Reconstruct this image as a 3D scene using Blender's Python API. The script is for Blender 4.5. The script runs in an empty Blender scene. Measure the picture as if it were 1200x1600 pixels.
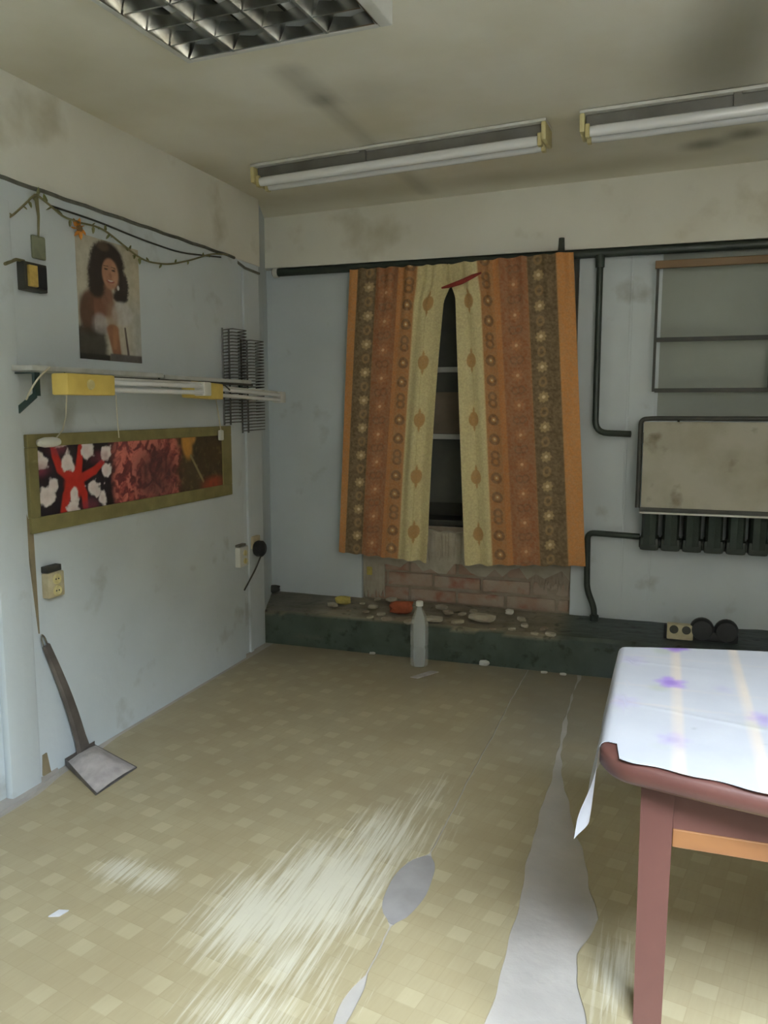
import bpy, bmesh, math, random
import numpy as np
from mathutils import Vector, Matrix

# ------------------------------------------------------------------ camera
SC = bpy.context.scene
COL = SC.collection
F = 1273.0                                    # focal length in pixels of the 1200x1600 frame
PITCH = math.atan(164 / F); YAW = math.radians(19.04)
EYE = np.array([0.0, 0.0, 1.2])
cam_d = bpy.data.cameras.new('camera')
cam_d.sensor_fit = 'VERTICAL'; cam_d.sensor_height = 36.0; cam_d.lens = 36.0 * F / 1600.0
cam_d.clip_start = 0.02
cam = bpy.data.objects.new('camera', cam_d); COL.objects.link(cam)
cam.location = EYE
cam.rotation_euler = (math.pi / 2 - PITCH, 0, YAW)
SC.camera = cam

# ------------------------------------------------------------------ world, light, exposure
SC.view_settings.view_transform = 'Standard'
SC.view_settings.look = 'None'
SC.view_settings.gamma = 1.0
SC.view_settings.use_curve_mapping = False
SC.view_settings.exposure = 0.42
world = bpy.data.worlds.new('overcast_sky'); SC.world = world
world.use_nodes = True
bg = world.node_tree.nodes['Background']
bg.inputs['Color'].default_value = (0.78, 0.90, 1.0, 1)
# overcast sky: the zenith is three times as bright as the horizon
_wn = world.node_tree
_tc = _wn.nodes.new('ShaderNodeTexCoord'); _sx = _wn.nodes.new('ShaderNodeSeparateXYZ'); _mr = _wn.nodes.new('ShaderNodeMapRange')
_wn.links.new(_tc.outputs['Generated'], _sx.inputs[0]); _wn.links.new(_sx.outputs['Z'], _mr.inputs['Value'])
SKY = 120.0
_mr.inputs['To Min'].default_value = SKY / 3; _mr.inputs['To Max'].default_value = SKY
_wn.links.new(_mr.outputs['Result'], bg.inputs['Strength'])
# light portal in the open window behind the camera (it only guides the sky light)
pl = bpy.data.lights.new('window_portal', 'AREA'); pl.shape = 'RECTANGLE'
pl.size = 1.0; pl.size_y = 1.2; pl.cycles.is_portal = True
po = bpy.data.objects.new('window_portal', pl); COL.objects.link(po)
po.location = (0.65, -0.20, 1.60); po.rotation_euler = (math.pi / 2, 0, 0)
SC.cycles.max_bounces = 10; SC.cycles.diffuse_bounces = 8
SC.cycles.caustics_reflective = False; SC.cycles.caustics_refractive = False

# ------------------------------------------------------------------ survey helpers (pixel + known plane -> place in the room)
_fw = np.array([-math.sin(YAW) * math.cos(PITCH), math.cos(YAW) * math.cos(PITCH), -math.sin(PITCH)])
_rt = np.array([math.cos(YAW), math.sin(YAW), 0.0]); _up = np.cross(_rt, _fw)
def _ray(x, y): return _fw + _rt * (x - 600.0) / F + _up * (800.0 - y) / F
def at_x(x, y, X): d = _ray(x, y); return EYE + d * (X / d[0])
def at_y(x, y, Y): d = _ray(x, y); return EYE + d * (Y / d[1])
def at_z(x, y, Z): d = _ray(x, y); return EYE + d * ((Z - EYE[2]) / d[2])

# ------------------------------------------------------------------ colour + materials
def lin(c):
    out = []
    for v in c:
        v = v / 255.0
        out.append(v / 12.92 if v <= 0.04045 else ((v + 0.055) / 1.055) ** 2.4)
    return out
def linv(a):
    a = np.asarray(a, float) / 255.0
    return np.where(a <= 0.04045, a / 12.92, ((a + 0.055) / 1.055) ** 2.4)

def mat(name, c1, c2=None, scale=6.0, lo=0.35, hi=0.7, rough=0.6, metal=0.0, bump=0.0, bscale=60.0,
        c3=None, scale3=30.0, lo3=0.6, hi3=0.75, stretch=(1, 1, 1), attr=False, spec=0.5, trans=0.0, alpha=1.0, coat=0.0):
    m = bpy.data.materials.new(name); m.use_nodes = True
    nt = m.node_tree; N = nt.nodes; L = nt.links
    b = N['Principled BSDF']
    b.inputs['Roughness'].default_value = rough; b.inputs['Metallic'].default_value = metal
    b.inputs['Specular IOR Level'].default_value = spec
    b.inputs['Transmission Weight'].default_value = trans; b.inputs['Alpha'].default_value = alpha
    b.inputs['Coat Weight'].default_value = coat
    tc = N.new('ShaderNodeTexCoord'); mp = N.new('ShaderNodeMapping')
    mp.inputs['Scale'].default_value = stretch
    L.new(tc.outputs['Object'], mp.inputs['Vector'])
    def noise(s, det=5.0):
        n = N.new('ShaderNodeTexNoise'); n.inputs['Scale'].default_value = s; n.inputs['Detail'].default_value = det
        L.new(mp.outputs['Vector'], n.inputs['Vector']); return n
    def ramp(n, lo, hi):
        r = N.new('ShaderNodeMapRange'); r.inputs['From Min'].default_value = lo; r.inputs['From Max'].default_value = hi
        L.new(n.outputs['Fac'], r.inputs['Value']); return r
    cur = None
    if attr:
        a = N.new('ShaderNodeAttribute'); a.attribute_name = 'Col'; cur = a.outputs['Color']
    else:
        rgb = N.new('ShaderNodeRGB'); rgb.outputs[0].default_value = (*lin(c1), 1); cur = rgb.outputs[0]
    def mix(cur, fac, col, blend='MIX'):
        x = N.new('ShaderNodeMix'); x.data_type = 'RGBA'; x.blend_type = blend
        L.new(fac, x.inputs['Factor']); L.new(cur, x.inputs['A']); x.inputs['B'].default_value = (*lin(col), 1)
        return x.outputs['Result']
    if c2 is not None:
        cur = mix(cur, ramp(noise(scale), lo, hi).outputs['Result'], c2, 'MULTIPLY' if attr else 'MIX')
    if c3 is not None:
        cur = mix(cur, ramp(noise(scale3, 8.0), lo3, hi3).outputs['Result'], c3, 'MULTIPLY' if attr else 'MIX')
    L.new(cur, b.inputs['Base Color'])
    if bump > 0:
        bp = N.new('ShaderNodeBump'); bp.inputs['Strength'].default_value = bump; bp.inputs['Distance'].default_value = 0.01
        L.new(noise(bscale, 6.0).outputs['Fac'], bp.inputs['Height']); L.new(bp.outputs['Normal'], b.inputs['Normal'])
    return m

M = {}
M['blue_wall'] = mat('pale_blue_wall_paint', (206, 214, 219), (194, 202, 206), 2.5, .4, .75, .55, bump=.12, bscale=25, c3=(150, 152, 146), scale3=5.5, lo3=.62, hi3=.85)
M['grey_overlay'] = mat('grey_wall_overlay', (150, 156, 148), (138, 143, 134), 2.5, .4, .75, .6, bump=.1, bscale=25)
M['grime'] = mat('greasy_grey_grime', (104, 104, 94), (84, 84, 76), 24, .4, .7, .9, bump=.4, bscale=60)
M['white_wall'] = mat('dirty_white_distemper', (230, 229, 220), (216, 213, 200), 1.8, .4, .75, .85, bump=.1, bscale=18, c3=(176, 168, 142), scale3=3.2, lo3=.58, hi3=.8)
M['ceiling'] = mat('stained_ceiling_distemper', (0, 0, 0), (240, 237, 228), 2.2, .42, .75, .85, bump=.08, bscale=16, attr=True)
M['concrete'] = mat('bare_grey_concrete', (182, 175, 169), (160, 154, 148), 5, .35, .75, .75, bump=.2, bscale=40)
M['step'] = mat('dark_green_step_paint', (0, 0, 0), (200, 200, 195), 9, .4, .75, .55, bump=.35, bscale=30, attr=True, c3=(150, 150, 140), scale3=22, lo3=.58, hi3=.72)
M['underlay'] = mat('grey_felt_underlay', (152, 147, 146), (138, 133, 132), 12, .4, .7, .9)
M['green_pipe'] = mat('dark_green_pipe_paint', (50, 60, 52), (40, 46, 42), 14, .4, .7, .45, bump=.15, bscale=70)
M['brick'] = mat('dusty_red_brick', (166, 136, 118), (172, 156, 140), 9, .3, .62, .9, bump=.5, bscale=60, c3=(160, 110, 92), scale3=12, lo3=.55, hi3=.75)
M['brick_red'] = mat('orange_red_brick', (164, 84, 54), (140, 72, 50), 20, .4, .7, .9, bump=.5, bscale=80)
M['mortar'] = mat('crumbling_mortar', (164, 152, 136), (144, 130, 114), 14, .35, .7, .95, bump=.6, bscale=45)
M['plaster'] = mat('broken_plaster', (186, 180, 164), (166, 156, 138), 12, .35, .7, .92, bump=.5, bscale=50)
M['yellow_chip'] = mat('yellow_plaster', (196, 180, 96), (160, 148, 90), 20, .4, .7, .9, bump=.3)
M['white_chip'] = mat('white_plaster', (225, 224, 218), (200, 198, 190), 20, .4, .7, .85, bump=.2)
M['lamp_white'] = mat('white_lamp_enamel', (208, 208, 204), (190, 188, 178), 8, .4, .7, .4)
M['lamp_grey'] = mat('grey_lamp_tray', (112, 110, 104), (92, 90, 82), 7, .4, .7, .5)
M['tube'] = mat('unlit_fluorescent_tube', (226, 228, 230), None, rough=.18, coat=.3)
M['cap'] = mat('yellowed_plastic', (206, 196, 146), (190, 178, 124), 20, .4, .7, .45)
M['box_yellow'] = mat('yellow_ballast_plastic', (222, 196, 106), (206, 178, 92), 14, .4, .7, .45)
M['mirror'] = mat('aluminium_louvre', (196, 196, 190), (168, 166, 156), 9, .4, .7, .22, metal=1.0)
M['rail_white'] = mat('chipped_white_board', (196, 198, 196), (170, 170, 164), 12, .45, .75, .5)
M['bracket'] = mat('dark_green_bracket', (42, 66, 64), (34, 50, 50), 18, .4, .7, .5)
M['olive_frame'] = mat('olive_painted_board', (138, 130, 86), (120, 112, 72), 16, .35, .7, .6, bump=.1)
M['print'] = mat('printed_paper', (0, 0, 0), attr=True, c2=(235, 235, 235), scale=40, rough=.4)
M['matte_print'] = mat('faded_printed_paper', (0, 0, 0), attr=True, c2=(232, 230, 226), scale=30, rough=.7)
M['curtain'] = mat('printed_cotton', (0, 0, 0), attr=True, c2=(236, 235, 232), scale=120, rough=.9, spec=.2, bump=.2, bscale=500)
M['oilcloth'] = mat('white_oilcloth', (0, 0, 0), attr=True, c2=(246, 246, 248), scale=14, rough=.45, bump=.12, bscale=9)
M['table_paint'] = mat('red_brown_table_paint', (84, 52, 46), (75, 45, 40), 9, .4, .7, .42, bump=.06, bscale=30, stretch=(1, 1, .3))
M['table_orange'] = mat('orange_apron_strip', (126, 86, 52), (106, 68, 44), 14, .4, .7, .4, stretch=(.3, 1, 1))  # orange tone for the lower band of the apron
M['table_dark'] = mat('worn_dark_table_edge', (96, 62, 50), (150, 96, 72), 34, .45, .65, .5)
M['steel'] = mat('dull_galvanised_steel', (128, 124, 120), (104, 100, 98), 18, .35, .7, .5, metal=.35, bump=.08)
M['dark_steel'] = mat('dark_worn_steel', (92, 86, 82), (120, 112, 106), 12, .35, .7, .55, metal=.3)
M['chrome'] = mat('bright_metal', (200, 200, 198), None, rough=.25, metal=1.0)
M['wire'] = mat('dark_wire', (66, 68, 66), (84, 84, 80), 60, .4, .7, .4, metal=.6)
M['rack_iron'] = mat('dark_iron', (56, 58, 54), (70, 68, 60), 20, .4, .7, .6)
M['brown_wood'] = mat('brown_varnished_wood', (132, 100, 58), (104, 80, 46), 8, .35, .7, .5, stretch=(.15, 1, 1))
M['screen'] = mat('stained_white_screen', (178, 174, 160), (150, 144, 124), 4, .4, .7, .75, bump=.15, bscale=12, c3=(120, 112, 92), scale3=9, lo3=.58, hi3=.75)
M['beige_plastic'] = mat('aged_beige_plastic', (196, 186, 156), (176, 164, 132), 30, .4, .7, .5)
M['white_plastic'] = mat('white_plastic', (214, 214, 208), None, rough=.45)
M['black_plastic'] = mat('black_plastic', (34, 35, 38), None, rough=.5)
M['yellow_face'] = mat('yellow_switch_face', (206, 178, 96), (180, 150, 80), 40, .4, .7, .5)
M['cord'] = mat('off_white_cord', (196, 190, 170), None, rough=.6)
M['red_cord'] = mat('red_ribbon', (150, 52, 42), (120, 44, 38), 60, .4, .7, .8)
M['leaf'] = mat('dusty_green_leaf', (110, 116, 66), (132, 128, 92), 30, .4, .7, .7)
M['dry_stem'] = mat('dry_green_stem', (112, 110, 76), (130, 122, 90), 30, .4, .7, .8)
M['orange_flower'] = mat('faded_orange_petal', (206, 140, 56), (186, 112, 44), 40, .4, .7, .7)
M['tag'] = mat('grey_green_tag', (136, 140, 116), (120, 124, 104), 30, .4, .7, .7)
M['glass_dark'] = mat('dirty_window_glass', (92, 96, 92), (110, 112, 104), 5, .4, .7, .25)
M['window_white'] = mat('white_window_paint', (196, 198, 194), (176, 176, 168), 14, .4, .7, .5)
M['cardboard'] = mat('grey_brown_cardboard', (140, 128, 112), (120, 110, 96), 7, .4, .7, .85)
M['shutter'] = mat('weathered_dark_board', (58, 58, 52), (44, 44, 40), 6, .4, .7, .8)
M['paper'] = mat('scrap_paper', (206, 206, 212), None, rough=.7)
M['ground'] = mat('outside_concrete', (200, 197, 188), (186, 182, 172), 3, .4, .7, .9)
M['sky_block'] = mat('dark_sky_block', (104, 94, 84), (84, 76, 68), 3, .4, .7, .9)
M['back_strip'] = mat('bare_fibreboard', (146, 132, 104), (128, 116, 92), 16, .4, .7, .85)
M['dust'] = mat('pale_dust', (186, 178, 176), (160, 152, 150), 22, .35, .7, .95, bump=.4, bscale=40)
# clear bottle plastic: mostly see-through with gloss
mb = bpy.data.materials.new('clear_bottle_plastic'); mb.use_nodes = True
_b = mb.node_tree.nodes['Principled BSDF']
_b.inputs['Base Color'].default_value = (.8, .84, .86, 1); _b.inputs['Roughness'].default_value = .12
_b.inputs['Alpha'].default_value = .3
M['bottle'] = mb

# ------------------------------------------------------------------ mesh helpers
def tag(o, label=None, cat=None, group=None, kind=None):
    if label: o['label'] = label
    if cat: o['category'] = cat
    if group: o['group'] = group
    if kind: o['kind'] = kind
    return o
def thing(name, loc, label, cat, group=None, kind=None):
    o = bpy.data.objects.new(name, None); COL.objects.link(o)
    o.empty_display_size = .05
    o.location = Vector([float(v) for v in loc]); o['base'] = [float(v) for v in loc]
    return tag(o, label, cat, group, kind)

class MB:
    """collects shapes in world coordinates; build() links them as one mesh object"""
    def __init__(s): s.v = []; s.f = []
    def add(s, vs, fs):
        o = len(s.v); s.v += [tuple(float(c) for c in p) for p in vs]; s.f += [tuple(i + o for i in f) for f in fs]; return s
    def box(s, x0, x1, y0, y1, z0, z1, R=None, bevel=0.0):
        if x0 > x1: x0, x1 = x1, x0
        if y0 > y1: y0, y1 = y1, y0
        if z0 > z1: z0, z1 = z1, z0
        bm = bmesh.new(); bmesh.ops.create_cube(bm, size=1.0)
        for v in bm.verts:
            v.co = Vector((x0 + (v.co.x + .5) * (x1 - x0), y0 + (v.co.y + .5) * (y1 - y0), z0 + (v.co.z + .5) * (z1 - z0)))
        if bevel > 0:
            bmesh.ops.bevel(bm, geom=list(bm.edges), offset=bevel, segments=2, affect='EDGES', profile=.6)
        bm.verts.index_update()
        vs = [v.co.copy() for v in bm.verts]; fs = [[v.index for v in f.verts] for f in bm.faces]; bm.free()
        if R is not None: vs = [R @ v for v in vs]
        return s.add(vs, fs)
    def tube(s, pts, r, n=8, caps=True):
        pts = [Vector([float(c) for c in p]) for p in pts]
        rs = r if isinstance(r, (list, tuple)) else [r] * len(pts)
        vs = []; fs = []
        up = None
        for i, p in enumerate(pts):
            t = (pts[min(i + 1, len(pts) - 1)] - pts[max(i - 1, 0)]).normalized()
            if up is None:
                a = Vector((0, 0, 1)) if abs(t.z) < .9 else Vector((1, 0, 0)); up = t.cross(a).normalized()
            up = (up - t * up.dot(t)).normalized(); b = t.cross(up)
            for k in range(n):
                a = 2 * math.pi * k / n
                vs.append(p + (up * math.cos(a) + b * math.sin(a)) * rs[i])
        for i in range(len(pts) - 1):
            for k in range(n):
                fs.append((i * n + k, i * n + (k + 1) % n, (i + 1) * n + (k + 1) % n, (i + 1) * n + k))
        if caps:
            fs.append(tuple(range(n - 1, -1, -1))); e = (len(pts) - 1) * n; fs.append(tuple(range(e, e + n)))
        return s.add(vs, fs)
    def lathe(s, prof, c, axis='z', n=20):
        vs = []; fs = []; c = Vector([float(q) for q in c])
        for (r, h) in prof:
            for k in range(n):
                a = 2 * math.pi * k / n; x, y = r * math.cos(a), r * math.sin(a)
                p = {'z': (x, y, h), 'x': (h, x, y), 'y': (y, h, x)}[axis]
                vs.append(c + Vector(p))
        for i in range(len(prof) - 1):
            for k in range(n):
                fs.append((i * n + k, i * n + (k + 1) % n, (i + 1) * n + (k + 1) % n, (i + 1) * n + k))
        if prof[0][0] > 1e-6: fs.append(tuple(range(n - 1, -1, -1)))
        if prof[-1][0] > 1e-6: e = (len(prof) - 1) * n; fs.append(tuple(range(e, e + n)))
        return s.add(vs, fs)
    def prism(s, poly, d):
        """extrude a 3-D polygon by vector d"""
        n = len(poly); d = Vector([float(q) for q in d]); P = [Vector([float(c) for c in p]) for p in poly]
        return s.add(P + [p + d for p in P], [tuple(range(n - 1, -1, -1)), tuple(range(n, 2 * n))] +
                     [(i, (i + 1) % n, (i + 1) % n + n, i + n) for i in range(n)])
    def build(s, name, m, parent=None, base=None, smooth=False, colors=None, sharp=40):
        me = bpy.data.meshes.new(name)
        arr = np.array(s.v, float)
        if parent is not None:
            root = parent
            while root.parent is not None: root = root.parent
            b = np.array(root['base'], float)
        elif base is not None: b = np.array(base, float)
        else:
            b = np.array([(arr[:, 0].min() + arr[:, 0].max()) / 2, (arr[:, 1].min() + arr[:, 1].max()) / 2, arr[:, 2].min()])
        me.from_pydata([tuple(p) for p in (arr - b)], [], s.f)
        bm = bmesh.new(); bm.from_mesh(me)
        if colors is None: bmesh.ops.recalc_face_normals(bm, faces=bm.faces)
        bm.to_mesh(me); bm.free()
        if colors is not None:
            ca = me.color_attributes.new('Col', 'FLOAT_COLOR', 'POINT')
            cc = np.ones((len(s.v), 4), np.float32); cc[:, :3] = colors
            ca.data.foreach_set('color', cc.ravel())
        me.materials.append(M[m] if isinstance(m, str) else m)
        if smooth:
            for p in me.polygons: p.use_smooth = True
            try: me.set_sharp_from_angle(angle=math.radians(sharp))
            except Exception: pass
        me.update()
        o = bpy.data.objects.new(name, me); COL.objects.link(o)
        o['base'] = [float(q) for q in b]
        if parent is not None: o.parent = parent
        else: o.location = Vector(b)
        return o

def fillet(pts, r, n=6):
    P = [Vector([float(c) for c in p]) for p in pts]; out = [P[0]]
    for i in range(1, len(P) - 1):
        a = (P[i - 1] - P[i]); b = (P[i + 1] - P[i]); rr = min(r, a.length * .45, b.length * .45)
        A = P[i] + a.normalized() * rr; B = P[i] + b.normalized() * rr
        for k in range(n + 1):
            t = k / n; out.append(A * (1 - t) ** 2 + P[i] * 2 * t * (1 - t) + B * t * t)
    out.append(P[-1]); return out

def grid(nu, nv, fn, thick=None):
    """surface from fn(u, v) -> (x,y,z); returns MB plus the u, v arrays (flattened, v major)"""
    u, v = np.meshgrid(np.linspace(0, 1, nu), np.linspace(0, 1, nv))
    x, y, z = fn(u, v)
    vs = np.stack([x * np.ones_like(u), y * np.ones_like(u), z * np.ones_like(u)], -1).reshape(-1, 3)
    m = MB(); m.v = [tuple(p) for p in vs.tolist()]
    m.f = [(j * nu + i, j * nu + i + 1, (j + 1) * nu + i + 1, (j + 1) * nu + i) for j in range(nv - 1) for i in range(nu - 1)]
    return m, u.ravel(), v.ravel()

def thicken(m, nu, nv, off, colors):
    """give a grid a back side and rim so that it is a sheet with thickness; off = vector"""
    n = len(m.v); off = np.array(off, float)
    m.v = m.v + [tuple(p) for p in (np.array(m.v) + off).tolist()]
    back = [tuple(i + n for i in reversed(f)) for f in m.f]
    rim = []
    border = [i for i in range(nu)] + [j * nu + nu - 1 for j in range(1, nv)] + [(nv - 1) * nu + i for i in range(nu - 2, -1, -1)] + [j * nu for j in range(nv - 2, 0, -1)]
    for k in range(len(border)):
        a, b = border[k], border[(k + 1) % len(border)]
        rim.append((b, a, a + n, b + n))
    m.f = m.f + back + rim
    return np.concatenate([colors, colors])

def sstep(a, b, x): t = np.clip((x - a) / (b - a), 0, 1); return t * t * (3 - 2 * t)
def vnoise(x, y, seed=0):
    """smooth value noise"""
    rs = np.random.RandomState(seed); T = rs.rand(64, 64)
    xi = np.floor(x).astype(int); yi = np.floor(y).astype(int); fx = x - xi; fy = y - yi
    fx = fx * fx * (3 - 2 * fx); fy = fy * fy * (3 - 2 * fy)
    g = lambda a, b: T[a % 64, b % 64]
    return (g(xi, yi) * (1 - fx) + g(xi + 1, yi) * fx) * (1 - fy) + (g(xi, yi + 1) * (1 - fx) + g(xi + 1, yi + 1) * fx) * fy
def fbm(x, y, seed=0, o=4):
    s = 0; a = .5
    for k in range(o): s = s + a * vnoise(x * 2 ** k, y * 2 ** k, seed + k); a *= .5
    return s
def lay(img, mask, col):
    m = np.clip(mask, 0, 1)[..., None]; return img * (1 - m) + linv(col) * m
def ell(x, y, cx, cy, rx, ry, soft=.25, rot=0.0):
    c, s_ = math.cos(rot), math.sin(rot); dx, dy = x - cx, y - cy
    d = np.sqrt(((dx * c + dy * s_) / rx) ** 2 + ((-dx * s_ + dy * c) / ry) ** 2)
    return 1 - sstep(1 - soft, 1 + soft, d)
def seg(x, y, ax, ay, bx, by, w0, w1=None, soft=.35):
    w1 = w0 if w1 is None else w1
    dx, dy = bx - ax, by - ay; t = np.clip(((x - ax) * dx + (y - ay) * dy) / (dx * dx + dy * dy), 0, 1)
    d = np.hypot(x - ax - t * dx, y - ay - t * dy) / (w0 + (w1 - w0) * t)
    return 1 - sstep(1 - soft, 1 + soft, d)

R_ = random.Random(7)

# ================================================================== THE SETTING
XL = -1.87          # face of the boarded left wall
XU = -1.90          # plastered wall above it and the pier beyond its end
YB = 4.05           # face of the back wall panels
XR = 2.3; YF = -0.15
def ceil_z(x): return 2.236 + .027 * x

# floor slab
m = MB().box(-2.4, XR + .1, YF - .15, 4.5, -.12, 0)
tag(m.build('floor', 'concrete'), 'bare grey concrete floor slab showing between the linoleum sheets', 'floor', kind='structure')
m = MB().box(-12, 12, -14, YF - .151, -.2, -.04)
tag(m.build('ground_outside', 'ground'), 'paved ground outside the open window', 'ground', kind='structure')

m = MB().box(-12, 12, -4.0, -3.4, -.04, 3.75).box(-12, 12, -4.1, -3.3, 3.75, 3.85)  # added out of view to cut off the low sky
tag(m.build('wall_low_sky_block', 'sky_block'), 'unseen wall added outside the open window to block low sky light', 'wall', kind='structure')

# ceiling (tilted a little, rises to the right), with its stains
nu, nv = 150, 170
x0, x1, y0, y1 = -2.4, XR + .1, YF - .15, 4.45
m, u, v = grid(nu, nv, lambda u, v: (x0 + (x1 - x0) * u, y0 + (y1 - y0) * v, ceil_z(x0 + (x1 - x0) * u)))
X = x0 + (x1 - x0) * u; Y = y0 + (y1 - y0) * v
c = np.tile(linv((236, 233, 221)), (len(u), 1))
n1 = fbm(X * 2 + 9, Y * 2 + 3, 3)
c = lay(c, sstep(.5, .8, n1) * .4, (214, 206, 178))
st = seg(X, Y, -1.12, 2.38, -1.12, 2.62, .05, .05, .8) * .7 + seg(X, Y, -1.12, 2.6, -1.12, 3.86, .03, .035, .9) * .55 + ell(X, Y, -1.0, 2.62, .14, .12, .8) * .3
c = lay(c, st * (.35 + .4 * fbm(X * 12, Y * 12, 5)), (120, 116, 100))
for (px_, py_, rx, ry, a) in [(1140, 60, .10, .55, .5), (1080, 120, .12, .35, .3), (1100, 225, .07, .06, .7), (1165, 210, .06, .06, .7), (1190, 60, .08, .5, .35)]:
    p = at_z(px_, py_, 2.24); c = lay(c, ell(X, Y, p[0], p[1], rx, ry, .9) * a, (98, 94, 70))
for (px_, py_, rx, ry, a) in [(330, 270, .12, .3, .35), (60, 110, .25, .3, .3), (560, 300, .4, .12, .3), (900, 275, .5, .1, .35)]:
    p = at_z(px_, py_, 2.2); c = lay(c, ell(X, Y, p[0], p[1], rx, ry, .95) * a, (150, 140, 100))
c2 = thicken(m, nu, nv, (0, 0, .08), c)
tag(m.build('ceiling', 'ceiling', colors=c2), 'low whitewashed ceiling with yellow damp stains and dark streaks', 'ceiling', kind='structure')

# left wall: backing wall, pale blue boarding in front, pier at the end
m = MB().box(-2.4, XU, YF - .15, 3.64, 0, 2.26)
m.prism([(-2.4, 3.64, 0), (XU, 3.64, 0), (-2.07, 4.06, 0), (-2.4, 4.06, 0)], (0, 0, 2.26))
wl = m.build('wall_left', 'blue_wall')
tag(wl, 'left wall of pale blue painted plaster with a boarded lower face', 'wall', kind='structure')
m = MB().box(XU, XL, 1.2, 3.385, 0, 1.866, bevel=.004); m.build('wall_board', 'blue_wall', wl)
m = MB().box(XU, XL, YF, 1.2, 0, 1.866); m.build('wall_board', 'blue_wall', wl)
# dirty ledge along the top of the boarding
pts = [(XL + .002, 1.2 + .05 * i, 1.866 + .0015 * math.sin(i * 1.7)) for i in range(44)]
MB().tube(pts, .0065, 6).build('top_batten', 'grime', wl, smooth=True)
MB().tube([(XU + .004, 3.385, 1.87), (XU + .004, 3.5, 1.845), (XU + .004, 3.64, 1.84)], .006, 6).build('top_batten', 'grime', wl, smooth=True)
# torn fibreboard strip beside the casing and the bottom split
MB().prism([at_x(34, 790, XL), at_x(50, 832, XL), at_x(60, 990, XL), at_x(56, 960, XL)], (.006, 0, 0)).build('torn_strip', 'back_strip', wl)
MB().prism([at_x(66, 1180, XL), at_x(72, 1176, XL), at_x(80, 1212, XL), at_x(66, 1212, XL)], (.004, 0, 0)).build('torn_strip', 'back_strip', wl)
# battens on the pier
MB().box(XU, XU + .012, 3.47, 3.50, 0, 1.83, bevel=.003).build('batten', 'blue_wall', wl)
# white upper wall strip above the boarding
m = MB().box(XU, XU + .008, YF, 3.64, 1.874, 2.3)
tag(m.build('trim_3', 'white_wall'), 'whitewashed strip of wall between blue boarding and ceiling', 'wall', kind='structure')
# casing at the left edge of view
ca = MB().box(XL, XL + .028, 1.86, 1.985, 0, 1.80, bevel=.008)
tag(ca.build('trim_2', 'blue_wall', smooth=True), 'pale blue upright casing on the left wall beside the picture', 'casing', kind='structure')
# grey skirting lip at lower left
m = MB().prism([(XL + .0005, .9, 0), (XL + .06, .9, 0), (XL + .058, 1.6, 0), (XL + .050, 1.9, 0), (XL + .030, 2.06, 0), (XL + .0005, 2.085, 0)], (0, 0, .010))
tag(m.build('baseboard_left', 'concrete', smooth=True), 'thin grey cement lip along foot of the left wall', 'baseboard', kind='structure')

# back wall: panels left and right of the window niche, brick under the window, beam above
NX0, NX1 = -1.525, -.42
m = MB().box(-2.4, NX0, YB, 4.5, 0, 1.93).box(NX1, XR + .1, YB, 4.5, 0, 1.93).box(NX0, NX1, 4.14, 4.5, 0, .50).box(NX0, NX1, 4.46, 4.5, .5, 1.93)
wb = m.build('wall_back', 'blue_wall')
tag(wb, 'pale blue panelled back wall around the curtained window', 'wall', kind='structure')
m = MB().box(-2.4, XR + .1, YB - .07, 4.5, 1.925, 2.34)
tag(m.build('trim_4', 'white_wall'), 'whitewashed beam running above the window and heating pipe', 'beam', kind='structure')
for x in (-.185, -.057):
    MB().box(x, x + .012, YB - .006, YB, .18, 1.92, bevel=.002).build('joint_cover', 'blue_wall', wb)
MB().box(-.045, XR, YB - .004, YB, 1.15, 1.92).build('grey_overlay', 'grey_overlay', wb)  # thin greyer layer over the right part of the wall
# exposed bricks
bm_ = MB().box(0, .245, 0, .06, 0, .066, bevel=.006)
brick_me = None
rows = 5
for r in range(rows):
    z = .176 + r * .078; x = NX0 + .012 - (.128 if r % 2 else 0)
    while x < NX1 - .03:
        xa = max(x, NX0 + .008); xb = min(x + .245, NX1 - .008)
        if xb - xa > .05:
            dy = R_.uniform(-.012, .006)
            b = MB().box(xa, xb, 4.082 + dy, 4.142, z + R_.uniform(-.003, .003), z + .064 + R_.uniform(-.004, .004), bevel=.007)
            b.build('brick', 'brick', wb)
        x += .258
mm, u, v = grid(60, 24, lambda u, v: (NX0 + .002 + (NX1 - NX0 - .004) * u, 4.078 + .022 * fbm(u * 22, v * 8, 4), .16 + .42 * v))
mm.build('mortar_bed', 'mortar', wb, smooth=True)
# plaster left hanging under the sill, ragged lower edge
def ragged(xa, xb, zt, zb, y, amp, seed, thick, name, m_):
    rr = random.Random(seed); n = 26
    top = [(xa + (xb - xa) * i / n, y + rr.uniform(-.002, .002), zt + rr.uniform(-amp, amp) * .25) for i in range(n + 1)]
    bot = [(xa + (xb - xa) * i / n, y + rr.uniform(-.002, .002), zb + rr.uniform(-amp, amp)) for i in range(n, -1, -1)]
    q = MB(); n2 = len(top)
    P = top + bot[::-1]
    V = P + [(a, b + thick, c_) for a, b, c_ in P]
    fs = []
    for i in range(n2 - 1):
        fs += [(i, i + 1, n2 + i + 1, n2 + i), (2 * n2 + i, 3 * n2 + i, 3 * n2 + i + 1, 2 * n2 + i + 1),
               (i, 2 * n2 + i, 2 * n2 + i + 1, i + 1), (n2 + i, n2 + i + 1, 3 * n2 + i + 1, 3 * n2 + i)]
    fs += [(0, n2, 3 * n2, 2 * n2), (n2 - 1, 3 * n2 - 1, 4 * n2 - 1, 2 * n2 - 1)]
    q.add(V, fs); return q.build(name, m_, wb)
ragged(NX0 + .003, NX1 - .003, .56, .36, 4.062, .03, 3, .03, 'plaster_patch', 'plaster')
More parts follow.
